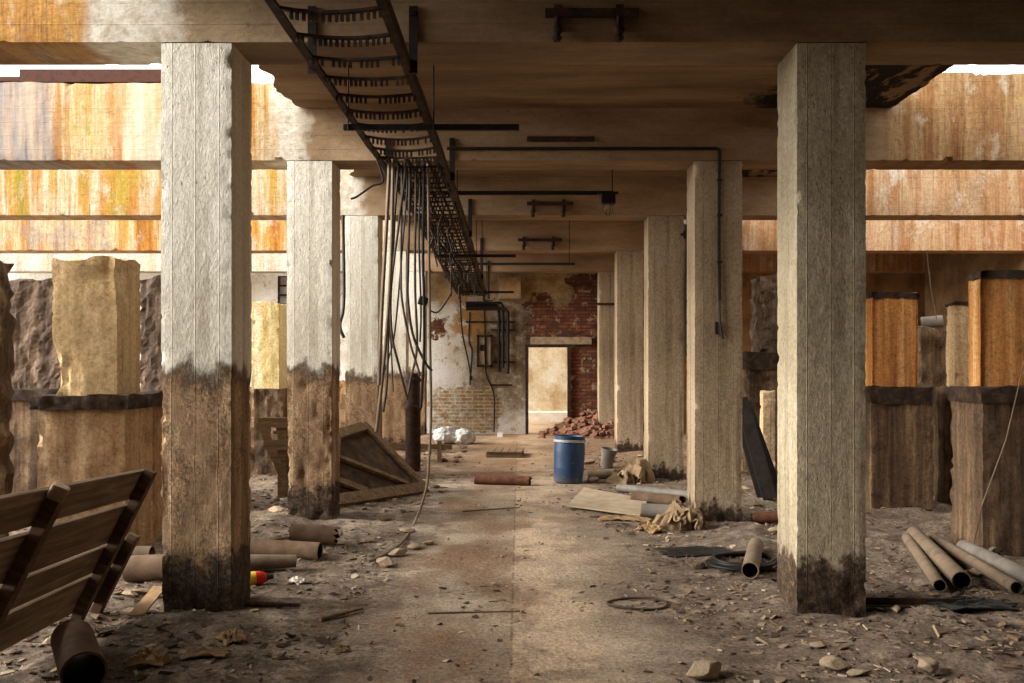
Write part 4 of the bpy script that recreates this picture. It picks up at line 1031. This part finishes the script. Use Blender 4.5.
c = gp(968, 606); cloth('tarpaulin', c, 0.55, 0.22, 0.06, m_black, 'crumpled black tarpaulin in front of the loose pipes', 'tarpaulin', 3, rot=0.05)
# short pipe pointing at the viewer and the coil behind it
a, b = G(756, 556), G(750, 581)
pipe('pipe', up(a, 0.068), up(b, 0.068), 0.064, 'short tan pipe pointing forward inside the black cable coil', m_pipe, n=28)
c = gp(742, 566)
pts = []
for k in range(140):
    a = k / 140 * 2 * PI * 3.6; rr = 0.27 + 0.03 * nz(k * 0.05, 0, 0, 1) - 0.012 * (a / 6)
    x, y = rr * math.cos(a + 1), rr * 0.95 * math.sin(a + 1)
    pts.append((x, y, gz(c.x + x, c.y + y) - c.z + 0.03 + 0.012 * (a / 6) + 0.02 * nz(a * 0.6, 2, 0, 1) + (0.1 if abs(x) < 0.12 and y < 0.1 and False else 0)))
tag(MB().tube(pts, 0.013, 7).build('cable_coil', m_cable_bk, loc=c, smooth=True), 'coil of black cable on the floor around a short pipe', 'cable')
cloth('tar_scrap', gp(700, 552), 0.62, 0.36, 0.03, m_black, 'flat black tar scrap beside the cable coil', 'scrap', 9, rot=0.2)
cloth('tar_scrap', gp(727, 562), 0.24, 0.2, 0.05, m_stone_dk, 'small grey scrap between cable coil and tar', 'scrap', 12)
a, b = G(752, 523), G(792, 524)
pipe('pipe', up(a, 0.055), up(b, 0.055), 0.056, 'red-brown pipe half hidden behind the big tan column', m_pipe_rust)
# hoop
c = gp(637, 605)
pts = [(0.2 * math.cos(a), 0.155 * math.sin(a), gz(c.x + 0.2 * math.cos(a), c.y + 0.155 * math.sin(a)) - c.z + 0.012 + 0.006 * math.sin(2 * a)) for a in [2 * PI * k / 60 for k in range(61)]]
tag(MB().tube(pts, 0.008, 7, cap=False).build('wire_hoop', m_cable, loc=c, smooth=True), 'thin round wire hoop lying flat on the open floor', 'hoop')
# blue drum
c = gp(568, 482.5); rot = (0.0, 0.045, 0.4)
t = thing('drum', 'dented blue plastic drum with a pale band, standing on the floor', 'drum', c, rot)
H_, R_ = 0.645, 0.215
def dent(q, a):
    k = 1 - 0.05 * max(0, nz(a * 0.7, q.z * 3, 2, 1.2)); return Vector((q.x * k, q.y * k, q.z))
MB().lathe([(0.0, 0.0), (0.17, 0.0), (0.195, 0.012), (0.203, 0.04), (0.206, 0.1), (0.212, 0.2), (0.213, 0.215), (0.211, 0.23), (0.215, 0.34), (R_, 0.42), (0.213, 0.50), (0.209, 0.552), (0.2, 0.557)], 48, fn=dent).build('body', m_drum, t, smooth=True)
MB().lathe([(0.2, 0.556), (0.222, 0.558), (0.224, 0.575), (0.222, 0.588), (0.205, 0.592), (0.205, 0.6)], 48).build('clamp_ring', m_ring, t, smooth=True)
MB().lathe([(0.207, 0.594), (0.211, 0.63), (0.213, 0.645), (0.204, 0.645), (0.198, 0.622), (0.0, 0.615)], 48).build('lid', m_drum, t, smooth=True); lid_ = COL.objects[-1]
MB().tube([(0.08, -0.06, 0.615), (0.08, -0.06, 0.632)], 0.03, 14).build('bung', m_drum_lid, lid_)
# rusty pipe across the aisle
a, b = G(475, 484), G(530, 485.5)
pipe('pipe', up(a, 0.066), up(b, 0.062), 0.064, 'rusty pipe lying across the aisle in front of the blue drum', m_pipe_rust, ragged=0.04)
# far pallet
t = thing('pallet', 'small grey wooden pallet of boards lying on the floor before the far wall', 'pallet', gp(505, 456) + Vector((0, 0, 0.0)), (0, 0, -0.06))
for k in range(5): MB().box((-0.24 + 0.125 * k, 0.08, 0.095), (0.115, 0.8, 0.025), bev=0.004).build('slat', m_timber, t)
for y in (-0.25, 0.38): MB().box((0, y, 0.042), (0.62, 0.09, 0.08), bev=0.004).build('runner', m_plank, t)
# white sacks
def sack(c, s, mat, label, seed, name='sack', cat='sack', group=None):
    bm = bmesh.new(); bmesh.ops.create_icosphere(bm, subdivisions=5, radius=1)
    for v in bm.verts:
        n = v.co.copy(); d = 1 + 0.22 * fbm(n.x + seed, n.y, n.z, 1.4, 4) + 0.10 * abs(fbm(n.x + seed, n.y, n.z + 3, 3.2, 4))
        p = n * d; p.z = max(p.z, -0.75) ; v.co = Vector((p.x * s[0], p.y * s[1], (p.z + 0.75) * s[2]))
    o = bm_obj(name, bm, mat, loc=c, sharp=60)
    return tag(o, label, cat, group)
sack(gp(446, 443), (0.28, 0.25, 0.19), m_bag, 'larger white plastic sack slumped before the far wall', 2.0)
sack(gp(464, 444), (0.22, 0.2, 0.17), m_bag, 'smaller white plastic sack beside the larger one', 6.0)
c = gp(500, 437); tag(MB().box((0, 0, 0.05), (0.12, 0.08, 0.1), bev=0.006).build('white_box', m_porc, loc=c), 'tiny white box near the far doorway', 'box')
# pale flat board
cs = [gp(584, 491), gp(648, 503), gp(640, 519), gp(567, 509)]
cc = sum(cs, Vector()) / 4
m = MB(); top = [p - cc + Vector((0, 0, 0.045)) for p in cs]; bot = [p - cc + Vector((0, 0, 0.028)) for p in cs]
m.add(top + bot, [(0, 1, 2, 3), (7, 6, 5, 4), (0, 4, 5, 1), (1, 5, 6, 2), (2, 6, 7, 3), (3, 7, 4, 0)])
tag(m.build('fibre_board', m_board, loc=cc), 'pale sheet of fibre board lying flat by the torn sacks', 'board')
# pipes and sacks by the second and third right columns
a, b = G(642, 518), G(680, 520)
pipe('pipe', up(a, 0.08), up(b, 0.08), 0.075, 'pale grey pipe with a dark rim, its end stuck in the torn sack', m_pipe_gr, flange=0)
a, b = G(633, 503), G(682, 508)
pipe('pipe', up(a, 0.07), up(b, 0.07), 0.07, 'mottled brown pipe behind the pale grey one', m_pipe_br, ragged=0.05)
a, b = G(618, 492), G(690, 500)
pipe('pipe', up(a, 0.055), up(b, 0.055), 0.05, 'long grey pipe running behind the second right row column', m_pipe_gr)
a, b = G(588, 479), G(620, 479)
pipe('pipe', up(a, 0.06), up(b, 0.06), 0.058, 'dusty pipe lying beside the blue drum', m_pipe)
c = gp(606, 468)
t = thing('clay_pot', 'grey upright clay pipe end leaning beside the fourth column', 'pipe', c, (0.1, 0.16, 0))
MB().lathe([(0.0, 0.0), (0.08, 0.0), (0.10, 0.04), (0.105, 0.2), (0.13, 0.26), (0.135, 0.31), (0.115, 0.31), (0.105, 0.25), (0.09, 0.05), (0, 0.04)], 26).build('body', m_pipe_gr, t, smooth=True)
def torn_sack(c, w, dp, h, seed, label, mat, rot):
    """heap of stiff torn sacking: a crumpled body with creased ridges and two curled open flaps"""
    t = thing('torn_sack', label, 'sack', c, (0, 0, rot), 'torn brown sacks')
    n = 46; vs = []; fs = []
    for j in range(n + 1):
        for i in range(n + 1):
            u, v = i / n * 2 - 1, j / n * 2 - 1
            rr = 1 + 0.35 * nz(math.atan2(v, u) * 1.5 + seed, seed, 0, 1.6)
            d = max(0.0, 1 - (u * u + v * v) ** 0.9)
            ridge = 1 - abs(fbm(u + seed, v * 0.7, seed, 1.5, 2)) * 2.2
            ridge2 = 1 - abs(fbm(u * 1.2 + 4, v + seed, 2, 3.0, 2)) * 1.8
            z = h * (d ** 0.5) * (0.55 + 0.34 * max(0.0, ridge) + 0.12 * max(0, ridge2)) * (0.72 + 0.38 * u)
            vs.append((u * w / 2 * rr, v * dp / 2 * rr, max(0.0, z) + 0.004))
    for j in range(n):
        for i in range(n):
            a = j * (n + 1) + i; fs.append((a, a + 1, a + n + 2, a + n + 1))
    o = MB().add(vs, fs).build('body', mat, t, smooth=True)
    s = o.modifiers.new('thick', 'SOLIDIFY'); s.thickness = 0.008; s.offset = -1
    for k, (fxx, fy_, fr, fl_, fh) in enumerate([(-0.30, -0.34, 2.5, 0.55, 0.5), (0.02, -0.40, 2.1, 0.42, 0.62)]):
        vs = []; fs = []; A, B = 14, 16
        for i in range(A + 1):
            p = i / A
            for j in range(B + 1):
                q = j / B; ang = -0.4 + 2.7 * q + 0.4 * p
                rad = h * fh * (0.55 + 0.5 * p) * (1 + 0.25 * nz(p * 3, q * 3, seed + k, 1))
                lx_ = fl_ * w * (p - 0.25) * (1 + 0.3 * nz(q * 4, seed, k, 1))
                px_, py_ = rad * math.cos(ang), rad * math.sin(ang)
                X = fxx * w + lx_ * math.cos(fr) - px_ * math.sin(fr); Y = fy_ * dp + lx_ * math.sin(fr) + px_ * math.cos(fr)
                n1_, n2_ = nz(p * 3 + k, q * 4, seed, 1.3), nz(p * 4, q * 3 + seed, k, 1.7)
                vs.append((X * -0.6 + fxx * w * 1.3 + 0.05 * n1_, Y + 0.05 * n2_, max(0.004, (py_ + 0.15 * h * (1 - p)) * (0.8 + 0.5 * n1_))))
        for i in range(A):
            for j in range(B):
                a = i * (B + 1) + j; fs.append((a, a + 1, a + B + 2, a + B + 1))
        o = MB().add(vs, fs).build('flap', mat, t, smooth=True)
        s = o.modifiers.new('thick', 'SOLIDIFY'); s.thickness = 0.008; s.offset = 0
    return t
torn_sack(gp(676, 527), 0.46, 0.46, 0.40, 1.0, 'torn brown sack with curled open flaps, against the conduit column', m_sack, 0.35)
torn_sack(gp(630, 482), 0.62, 0.5, 0.46, 4.0, 'taller crumpled brown sack beside the pink-spotted column', m_sack, 0.1)
cloth('cardboard_scrap', gp(651, 531), 0.2, 0.26, 0.09, m_card, 'curled scrap of brown cardboard in front of the torn sack', 'cardboard', 22, rot=0.5)
cloth('cardboard_scrap', gp(625, 520), 0.5, 0.16, 0.06, m_card, 'long crumpled cardboard strip in front of the pale board', 'cardboard', 25, rot=-0.2)
# planks leaning in the shade behind the conduit column
for k, (x0, x1) in enumerate([(747, 770), (743, 764), (752, 777)]):
    b = gp(x1, 492); b.y = 10.4 + 0.08 * k; b.x = (x1 - VX) / FP * b.y; b.z = gz(b.x, b.y)
    tp = P(x0 - 6, 398 + 5 * k, b.y + 0.5)
    tag(MB().bar((0, 0, 0.02), tp - b, 0.16, 0.025, up=(0, 1, 0.2)).build('leaning_plank', m_char, loc=b),
        ['dark plank leaning in the shade behind the conduit column', 'second dark plank, leaning beside the first', 'outermost dark plank of the three leaning in the shade'][k], 'plank', 'planks leaning in the shade')

# ---------------------------------------------------------------- left side
# slatted panel leaning on the broad column; u runs along the slats, v up the lean
A0 = Vector((-2.735, 5.42, 0.02)); 
udir = Vector((0.077, -1.0, 0.052)).normalized()
vdir = (Vector((-2.285, 5.47, 0.985)) - Vector((-2.74, 5.47, 0.02))).normalized()
vdir = (vdir - udir * vdir.dot(udir)).normalized(); ndir = udir.cross(vdir).normalized()
if ndir.x > 0: ndir = -ndir
R = Matrix((udir, vdir, ndir)).transposed().to_4x4()
t = thing('slatted_panel', 'dark slatted wooden panel of four planks leaning over in the near corner', 'panel', A0, R.to_euler())
VH = 1.06
for v0, v1, u0 in [(0.87, 1.06, -0.05), (0.58, 0.83, -0.02), (0.385, 0.555, -0.40), (0.12, 0.36, -0.34)]:
    m = MB().box(((u0 + 2.6) / 2, (v0 + v1) / 2, 0.014), (2.6 - u0, v1 - v0, 0.026), bev=0.004)
    m.build('slat', m_plank, t)
for u, v0, v1 in [(0.0, -0.03, 1.075), (1.28, -0.02, 1.05), (-0.33, 0.03, 0.60), (2.3, 0.0, 1.05)]:
    MB().box((u, (v0 + v1) / 2, -0.033), (0.07, v1 - v0, 0.066), bev=0.005).build('batten', m_plank_y, t)
for u in (1.28,): MB().box((u, 1.055, -0.03), (0.13, 0.07, 0.08), (0, 0.3, 0.1), bev=0.012).build('torn_end', m_stone, t)
# pipe in the near corner
a, b = G(72, 668), G(84, 702)
pipe('pipe', up(a, 0.115), up(b, 0.115), 0.105, 'wide dirty pipe stub pointing forward below the slatted panel', m_pipe_br, n=32)
# pipe behind the panel, partly behind the column
a, b = G(120, 590), G(236, 590); a.y = b.y = 6.62
pipe('pipe', up(a, 0.1), up(b, 0.1), 0.095, 'thick brown pipe passing behind the foot of the broad pale column', m_pipe_br)
a, b = G(136, 566), G(152, 566)
pipe('pipe', up(a, 0.08), up(b, 0.08), 0.07, 'small pipe stub between slatted panel and tan pier', m_pipe)
a, b = G(291, 546), G(337, 546)
pipe('pipe', up(a, 0.085), up(b, 0.085), 0.082, 'brown pipe with a broken end, in front of the second pale column', m_pipe_br, ragged=0.07)
a, b = G(222, 560), G(320, 562)
pipe('pipe', up(a, 0.075), up(b, 0.075), 0.072, 'longest brown pipe of the three beside the broad pale column', m_pipe_br)
a, b = G(226, 578), G(296, 573)
pipe('pipe', up(a, 0.07), up(b, 0.07), 0.068, 'tapered dusty pipe, lowest of the three beside the broad pale column', m_pipe, taper=0.72)
# dark can with a red and yellow label
c = gp(253, 586)
t = thing('bottle', 'dark bottle with a red and yellow label lying behind the broad column foot', 'bottle', (c.x, c.y + 0.05, c.z + 0.05), (0, PI / 2, 0.5))
MB().lathe([(0, -0.16), (0.045, -0.155), (0.05, -0.14), (0.05, 0.03), (0.03, 0.08), (0.017, 0.1), (0.017, 0.13), (0, 0.13)], 22).build('body', m_black, t, smooth=True)
MB().lathe([(0.051, 0.0), (0.0515, 0.03), (0.0315, 0.078)], 22).build('red_label', m_red, t, smooth=True)
MB().lathe([(0.051, -0.05), (0.0515, -0.045), (0.0515, -0.004), (0.051, 0.0)], 22).build('yellow_label', m_yellow, t, smooth=True)
# leaning timber hatch
pts = [G(332, 512), G(425, 492), P(363, 424, 11.7), P(336, 432, 10.9)]
for p in pts[:2]: p.z = gz(p.x, p.y) + 0.02
c = pts[0].copy(); q = [p - c for p in pts]
nrm = ((q[1] - q[0]).cross(q[2] - q[0])).normalized()
if nrm.y > 0: nrm = -nrm
t = thing('timber_hatch', 'broken timber framed hatch leaning against the third pale column', 'hatch', c)
m = MB(); off = -nrm * 0.02
m.add([p + off for p in q] + [p + off - nrm * 0.02 for p in q], [(0, 1, 2, 3), (7, 6, 5, 4), (0, 4, 5, 1), (1, 5, 6, 2), (2, 6, 7, 3), (3, 7, 4, 0)])
m.build('panel', m_panel, t)
def rail(a, b, w, off=0.012): MB().bar(a + nrm * off, b + nrm * off, 0.045, w, up=nrm.cross((b - a).normalized()).cross((b - a).normalized()) if False else nrm.cross((b - a).normalized()), bev=0.004).build('rail', m_timber, t)
ux = (q[1] - q[0]).normalized(); upv = (q[3] - q[0]).normalized()
rail(q[0] + upv * 0.07, q[1] + upv * 0.05, 0.15); rail(q[1] + upv * 0.05, q[2], 0.11); rail(q[3] - upv * 0.06, q[2] - upv * 0.06, 0.13)
rail(q[0] + (q[3] - q[0]) * 0.66, q[0] + (q[1] - q[0]) * 0.80 + upv * 0.17, 0.06, 0.0); rail(q[0] + (q[3] - q[0]) * 0.35, q[0] + (q[1] - q[0]) * 0.35 + upv * 0.14, 0.1, 0.0)
rail(q[3] - upv * 0.06, q[0] + upv * 0.07, 0.11)
# frame of rough timber behind the second column
t = thing('timber_trestle', 'rough timber trestle standing in the dark behind the second pale column', 'trestle', (-2.9, 10.8, 0))
for a, b in [((-0.22, 0, 0.93), (0.6, 0.05, 0.92)), ((-0.16, 0, 0.66), (0.6, 0.02, 0.66))]: MB().bar(a, b, 0.05, 0.12).build('rail', m_timber, t)
MB().bar((-0.2, -0.02, 0.95), (0.18, 0.02, 0.02), 0.05, 0.09).build('brace', m_timber, t)
MB().bar((0.05, 0.05, 0.95), (0.05, 0.05, 0.0), 0.1, 0.08).build('leg', m_timber, t); MB().bar((0.55, 0.05, 0.95), (0.55, 0.05, 0.0), 0.1, 0.08).build('leg', m_timber, t)
# standing rusty pipe
c = gp(413, 471)
t = thing('standing_pipe', 'dark rusty pipe standing upright at the edge of the aisle', 'pipe', c)
MB().lathe([(0, 0), (0.115, 0), (0.115, 0.9), (0.13, 0.92), (0.13, 0.99), (0.105, 1.0), (0.105, 1.47), (0.09, 1.47), (0.085, 1.2), (0, 1.2)], 22).build('tube', m_rust, t, smooth=True)
MB().lathe([(0.106, 1.34), (0.125, 1.345), (0.125, 1.39), (0.106, 1.4)], 22).build('collar', m_rust, t, smooth=True)
# stub and rail beside it
t = thing('timber_rail', 'low grey timber rail on two posts beside the standing rusty pipe', 'rail', gp(392, 462))
MB().bar((-0.2, 0, 0.3), (0.95, 0.3, 0.24), 0.06, 0.08).build('rail', m_timber, t)
for x in (0.02, 0.75): MB().box((x, 0.06 + 0.25 * x, 0.17), (0.07, 0.06, 0.36)).build('post', m_timber, t)
# thin tension wires by the orange piers
o = MB().tube([P(927, 252, 8.3), P(931, 290, 8.3), P(937, 321, 8.3)], 0.004, 5).build('wire', m_cable_gr); tag(o, 'thin pale wire hanging above the slim orange pier', 'wire')
o = MB().tube([P(1030, 338, 7.3), P(1006, 440, 7.2), P(982, 505, 7.1), G(972, 553)], 0.005, 5).build('wire', m_cable_gr); tag(o, 'thin pale wire slanting down in front of the widest orange pier', 'wire')
a, b = P(921, 323, 11.6), P(943, 321, 11.5)
pipe('pipe', a, b, 0.075, 'pale pipe lying on the dark block behind the slim orange pier', m_pipe_gr)
bmx = rough_box(5.05, 5.75, 11.3, 12.0, -0.05, 2.08, 0.05, crumble(5.05, 5.75, 11.3, 12.0, -0.05, 2.08, 0.05, 91.0))  # dark block added where the gap is only a black recess
tag(bm_obj('dark_recess_block', bmx, m_pier_black), 'added dark block standing in for the black recess between the orange piers', 'pier')
for k, (p, e) in enumerate([((868, 296), (880, 294))]):
    a = P(866, 297, 10.6); MB_ = MB().box((0, 0, 0), (0.7, 0.2, 0.05), (0, 0, 0.1)).build('steel_plate', m_pipe_gr, loc=a)
    MB_.location = (4.25, 10.25, 2.43); 
    D.objects.remove(MB_)

# ---------------------------------------------------------------- rubble
rnd = random.Random(11)
def chunk_mesh(name, seed, flat=0.5, mat=None, cuts=7, sub=2):
    r = random.Random(seed); bm = bmesh.new(); bmesh.ops.create_icosphere(bm, subdivisions=sub, radius=1.0)
    for k in range(cuts):
        n = Vector((r.uniform(-1, 1), r.uniform(-1, 1), r.uniform(-1, 1))).normalized(); d = r.uniform(0.45, 0.8)
        for v in bm.verts:
            e = v.co.dot(n) - d
            if e > 0: v.co -= n * e
    for v in bm.verts: v.co += v.co.normalized() * 0.06 * nz(v.co.x + seed, v.co.y, v.co.z, 3); v.co.z *= flat
    zmin = min(v.co.z for v in bm.verts)
    for v in bm.verts: v.co.z -= zmin
    bmesh.ops.recalc_face_normals(bm, faces=bm.faces[:])
    me = D.meshes.new(name); bm.to_mesh(me); bm.free(); me.materials.append(mat)
    return me
def put(me, name, p, s, rz, label, cat, group=None, tilt=(0, 0)):
    o = D.objects.new(name, me); COL.objects.link(o); o.location = p; o.scale = s if isinstance(s, (tuple, Vector)) else (s, s, s); o.rotation_euler = (tilt[0], tilt[1], rz)
    return tag(o, label, cat, group)
st = [chunk_mesh('stone', 40 + k, 0.55, m_stone, 9, 3) for k in range(4)]
put(st[0], 'stone', gp(705, 677), (0.135, 0.085, 0.075), 0.2, 'pale domed stone at the bottom edge of the floor', 'stone')
put(st[1], 'stone', gp(836, 671), (0.085, 0.06, 0.075), -0.4, 'pale angular stone in front of the big tan column', 'stone')
put(st[2], 'stone', gp(858, 675), (0.07, 0.05, 0.035), 0.4, 'flat dull stone beside the angular pale one', 'stone')
put(st[3], 'stone', gp(926, 668), (0.075, 0.06, 0.07), 0.9, 'pale wedge of stone alone on the dark floor near the corner', 'stone')
put(st[1], 'stone', gp(818, 646), (0.06, 0.05, 0.02), 0.9, 'thin flat flake of stone just before the big column foot', 'stone')
put(st[2], 'stone', gp(494, 585), (0.03, 0.03, 0.025), 0.9, 'small dark stone alone on the pale path', 'stone')
c = gp(405, 548)
for k, (px, py, s) in enumerate([(398, 556, 0.10), (415, 549, 0.085), (384, 566, 0.11), (430, 545, 0.07)]):
    put(st[k % 4], 'plaster_lump', gp(px, py), (s, s * 0.8, s * 0.6), k * 1.3, ['pale plaster lump at the cable end on the floor', 'second plaster lump, on the aisle side of the first', 'largest plaster lump below the trailing cable', 'smallest plaster lump beside the worn brown path'][k], 'plaster lump', 'plaster lumps by the trailing cable')
# curled scraps in the near corner
for k, (px, py, sx, sy, h, m_, lab) in enumerate([(150, 660, 0.22, 0.14, 0.07, m_card, 'curled brown scrap in the near corner beside the pipe stub'), (62, 606, 0.16, 0.12, 0.03, m_paper, 'pale scrap under the slatted panel'),
        (232, 640, 0.2, 0.15, 0.06, m_card, 'crumpled brown scrap in front of the broad column'), (205, 656, 0.24, 0.14, 0.05, m_sack, 'soft tan scrap lying before the broad column'), (318, 556, 0.16, 0.1, 0.05, m_paper, 'pale paper scrap beside the lowest pipe'), (298, 583, 0.14, 0.09, 0.05, m_paper, 'white jagged paper scrap in front of the tapered pipe'), (343, 651, 0.07, 0.07, 0.03, m_card, 'little tan scrap on the near floor')]):
    cloth('scrap', gp(px, py), sx, sy, h, m_, lab, 'scrap', 40 + k * 3, n=18, rot=k * 1.1, thick=0.006)
c0, c1 = gp(136, 622), gp(160, 596)
tag(MB().bar((0, 0, 0.02), c1 - c0 + Vector((0, 0, 0.06)), 0.09, 0.012).build('board_strip', m_card, loc=c0), 'narrow board strip lying behind the slatted panel', 'board')
for k, (p, q, r, lab) in enumerate([((428, 614), (520, 612), 0.007, 'thin stick lying across the joint in the floor'), ((244, 607), (300, 608), 0.02, 'dark stick in front of the broad column foot'), ((320, 622), (362, 611), 0.018, 'dark splinter lying at a slant past the broad column'), ((232, 549), (290, 541), 0.015, 'thin rod behind the three brown pipes'), ((462, 512), (520, 508), 0.008, 'straw thin stick in the middle distance')]):
    a, b = gp(*p), gp(*q); a.z += r; b.z += r
    n = 6; pts = [a.lerp(b, i / n) + Vector((0, 0.012 * nz(i, k, 0, 1), 0.004 * nz(i, k, 5, 1))) for i in range(n + 1)]
    pts = [Vector((v.x, v.y, max(v.z, gz(v.x, v.y) + r * 0.7))) for v in pts]
    tag(MB().tube([v - a for v in pts], r, 7, rfn=lambda u: 1 - 0.4 * u).build('stick', m_timber if k != 1 else m_plank_y, loc=a), lab, 'stick')
# fallen bricks by the doorway: a heap and the loose ones on it
hv = []; hf = []; n = 40; HX, HY = 1.62, 20.35
def hz(x, y):
    d = math.hypot((x - 1.98) / 1.45, (y - 20.85) / 1.25)
    return max(0.0, 0.72 * (1 - d)) * (1 + 0.3 * fbm(x, y, 0, 3, 4)) + (0.05 * abs(fbm(x, y, 4, 9, 4)) if d < 1 else 0)
for j in range(n + 1):
    for i in range(n + 1):
        x = 0.45 + 2.2 * i / n; y = 19.5 + 1.42 * j / n; hv.append((x, y, hz(x, y) + gz(x, y) - 0.03))
hf = [(j * (n + 1) + i, j * (n + 1) + i + 1, (j + 1) * (n + 1) + i + 1, (j + 1) * (n + 1) + i) for j in range(n) for i in range(n)]
o = MB().add(hv, hf).build('brick_rubble', m_brick, smooth=False); stuff(o, 'heap of crushed red brick rubble against the far wall beside the doorway', 'rubble')
bme = chunk_mesh('fallen_brick', 5, 1.0, m_brick, 3, 1)
mb = MB().box((0, 0, 0.5), (1, 1, 1), bev=0.06); bo = mb.build('fallen_brick', m_brick); bme = bo.data; D.objects.remove(bo)
k = 0
while k < 90:
    x, y = rnd.uniform(0.5, 2.5), rnd.uniform(19.5, 20.85); h = hz(x, y)
    if h < 0.02 and rnd.random() < 0.75: continue
    if 1.75 < x < 2.3 and y > 20.1: continue
    put(bme, 'fallen_brick', (x, y, h + gz(x, y) - 0.03), (rnd.uniform(0.1, 0.24), 0.11, 0.07), rnd.uniform(0, 6), 'broken red brick lying on the rubble heap beside the doorway', 'brick', 'broken bricks on the rubble heap', (rnd.uniform(-0.5, 0.5), rnd.uniform(-0.5, 0.5))); k += 1
# medium concrete chunks, in the rough zones beside the path
cm = [chunk_mesh('concrete_chunk', 100 + k, rnd.uniform(0.35, 0.7), m_stone if k % 2 else m_stone_dk, 9, 2) for k in range(8)]
blocked = [(c_.location.x, c_.location.y, 0.32) for c_ in COL.objects if c_.name.startswith('concrete_column')]
blocked += [(-3.65, 7.9, 0.75), (4.35, 7.9, 0.75), (4.07, 10.05, 0.6)]
k = 0; zones = [(-3.3, -1.25, 5.0, 20), (1.35, 3.6, 5.2, 20), (-1.9, -1.0, 8.0, 19.5), (0.9, 1.7, 8.5, 19.0), (-5.0, -2.4, 5.0, 14.0)]
while k < 170:
    z_ = zones[k % 5]; x = rnd.uniform(z_[0], z_[1]); y = z_[2] * (z_[3] / z_[2]) ** rnd.random()
    if any(math.hypot(x - a, y - b) < r for a, b, r in blocked): continue
    s = 0.025 + 0.075 * rnd.random() ** 3
    right = x > 0
    put(cm[rnd.randrange(8)], 'concrete_chunk', (x, y, gz(x, y) - 0.006), (s * rnd.uniform(0.8, 1.6), s, s * rnd.uniform(0.5, 1)), rnd.uniform(0, 6),
        'broken concrete chunk among the debris on the orange pier side of the path' if right else 'broken concrete chunk among the debris on the hanging cable side of the path', 'chunk', 'concrete chunks on the pier side' if right else 'concrete chunks on the cable side'); k += 1
# flakes of plaster, bark-thin chips and grit nobody could count
def flakes(name, label, N, mats, region, sizes, seed, pathden=0.16):
    r = random.Random(seed); m = MB(); k = 0
    while k < N:
        y = region[2] * (region[3] / region[2]) ** (r.random() ** 0.9); x = r.uniform(region[0], region[1])
        if -1.05 < x + 0.4 * nz(x, y, 0, 0.8) < 0.95 and r.random() > pathden * (2.0 if x > 0.35 else 1): continue
        if fbm(x, y, 20, 0.9, 3) + 0.15 < r.uniform(-0.3, 0.3): continue
        s = sizes[0] + (sizes[1] - sizes[0]) * r.random() ** 3.5; n = r.randint(4, 6); th = r.uniform(0.1, 0.3) * s
        rz, tx, ty = r.uniform(0, 6.28), r.gauss(0, 0.22), r.gauss(0, 0.22); R = Euler((tx, ty, rz)).to_matrix()
        el = r.uniform(0.35, 0.95); ang = sorted(r.uniform(0, 6.28) for _ in range(n))
        base = Vector((x, y, gz(x, y) + 0.25 * s * abs(tx) + th * 0.2 + 0.002))
        ring = [Vector((math.cos(a) * s * r.uniform(0.7, 1.1), math.sin(a) * s * el, 0)) for a in ang]
        vs = [base + R @ (p + Vector((0, 0, th * 0.5))) for p in ring] + [base + R @ (p * 1.1 - Vector((0, 0, th * 0.5))) for p in ring]
        fs = [tuple(range(n))] + [(i, (i + 1) % n, n + (i + 1) % n, n + i) for i in range(n)]
        m.add(vs, fs, r.randrange(len(mats))); k += 1
    o = m.build(name, mats); stuff(o, label, 'debris'); return o
flakes('plaster_debris', 'fine plaster flakes and grit strewn over the whole floor', 21000, [m_chipA, m_chipB, m_chipD, m_chipB, m_chipA, m_chipB, m_chipA, m_chipC], (-5.5, 5.5, 3.6, 17), (0.007, 0.04), 3)
flakes('coarse_debris', 'coarser flakes of concrete and plaster heaped beside the path', 1300, [m_chipA, m_chipB, m_chipB, m_chipB, m_chipD], (-4.5, 4.5, 4.2, 17), (0.025, 0.075), 5, 0.03)
# ---------------------------------------------------------------- light: overcast sky through the open bays, a low soft sun
W = D.worlds.new('World'); SC.world = W; W.use_nodes = True
bg = W.node_tree.nodes['Background']; bg.inputs[0].default_value = (1.0, 0.985, 0.955, 1); bg.inputs[1].default_value = 1.5
def sun(name, direction, strength, angle, color):
    l = D.lights.new(name, 'SUN'); l.energy = strength; l.angle = math.radians(angle); l.color = color
    o = D.objects.new(name, l); COL.objects.link(o)
    o.rotation_euler = Vector(direction).to_track_quat('-Z', 'Y').to_euler()
sun('sun', (0.92, 0.16, -0.37), 7.2, 40, (1.0, 0.97, 0.915))
cam = D.cameras.new('camera'); cam.sensor_width = 36; cam.lens = 36 * FP / 1024
cam.shift_x = -7.0 / 1024; cam.shift_y = 22.5 / 1024; cam.clip_start = 0.05; cam.clip_end = 200
co = D.objects.new('camera', cam); COL.objects.link(co)
co.location = (0, 0, CAMZ); co.rotation_euler = (PI / 2, 0, 0); SC.camera = co
vs = SC.view_settings; vs.view_transform = 'Standard'; vs.look = 'None'; vs.gamma = 1; vs.exposure = 0.9; vs.use_curve_mapping = False
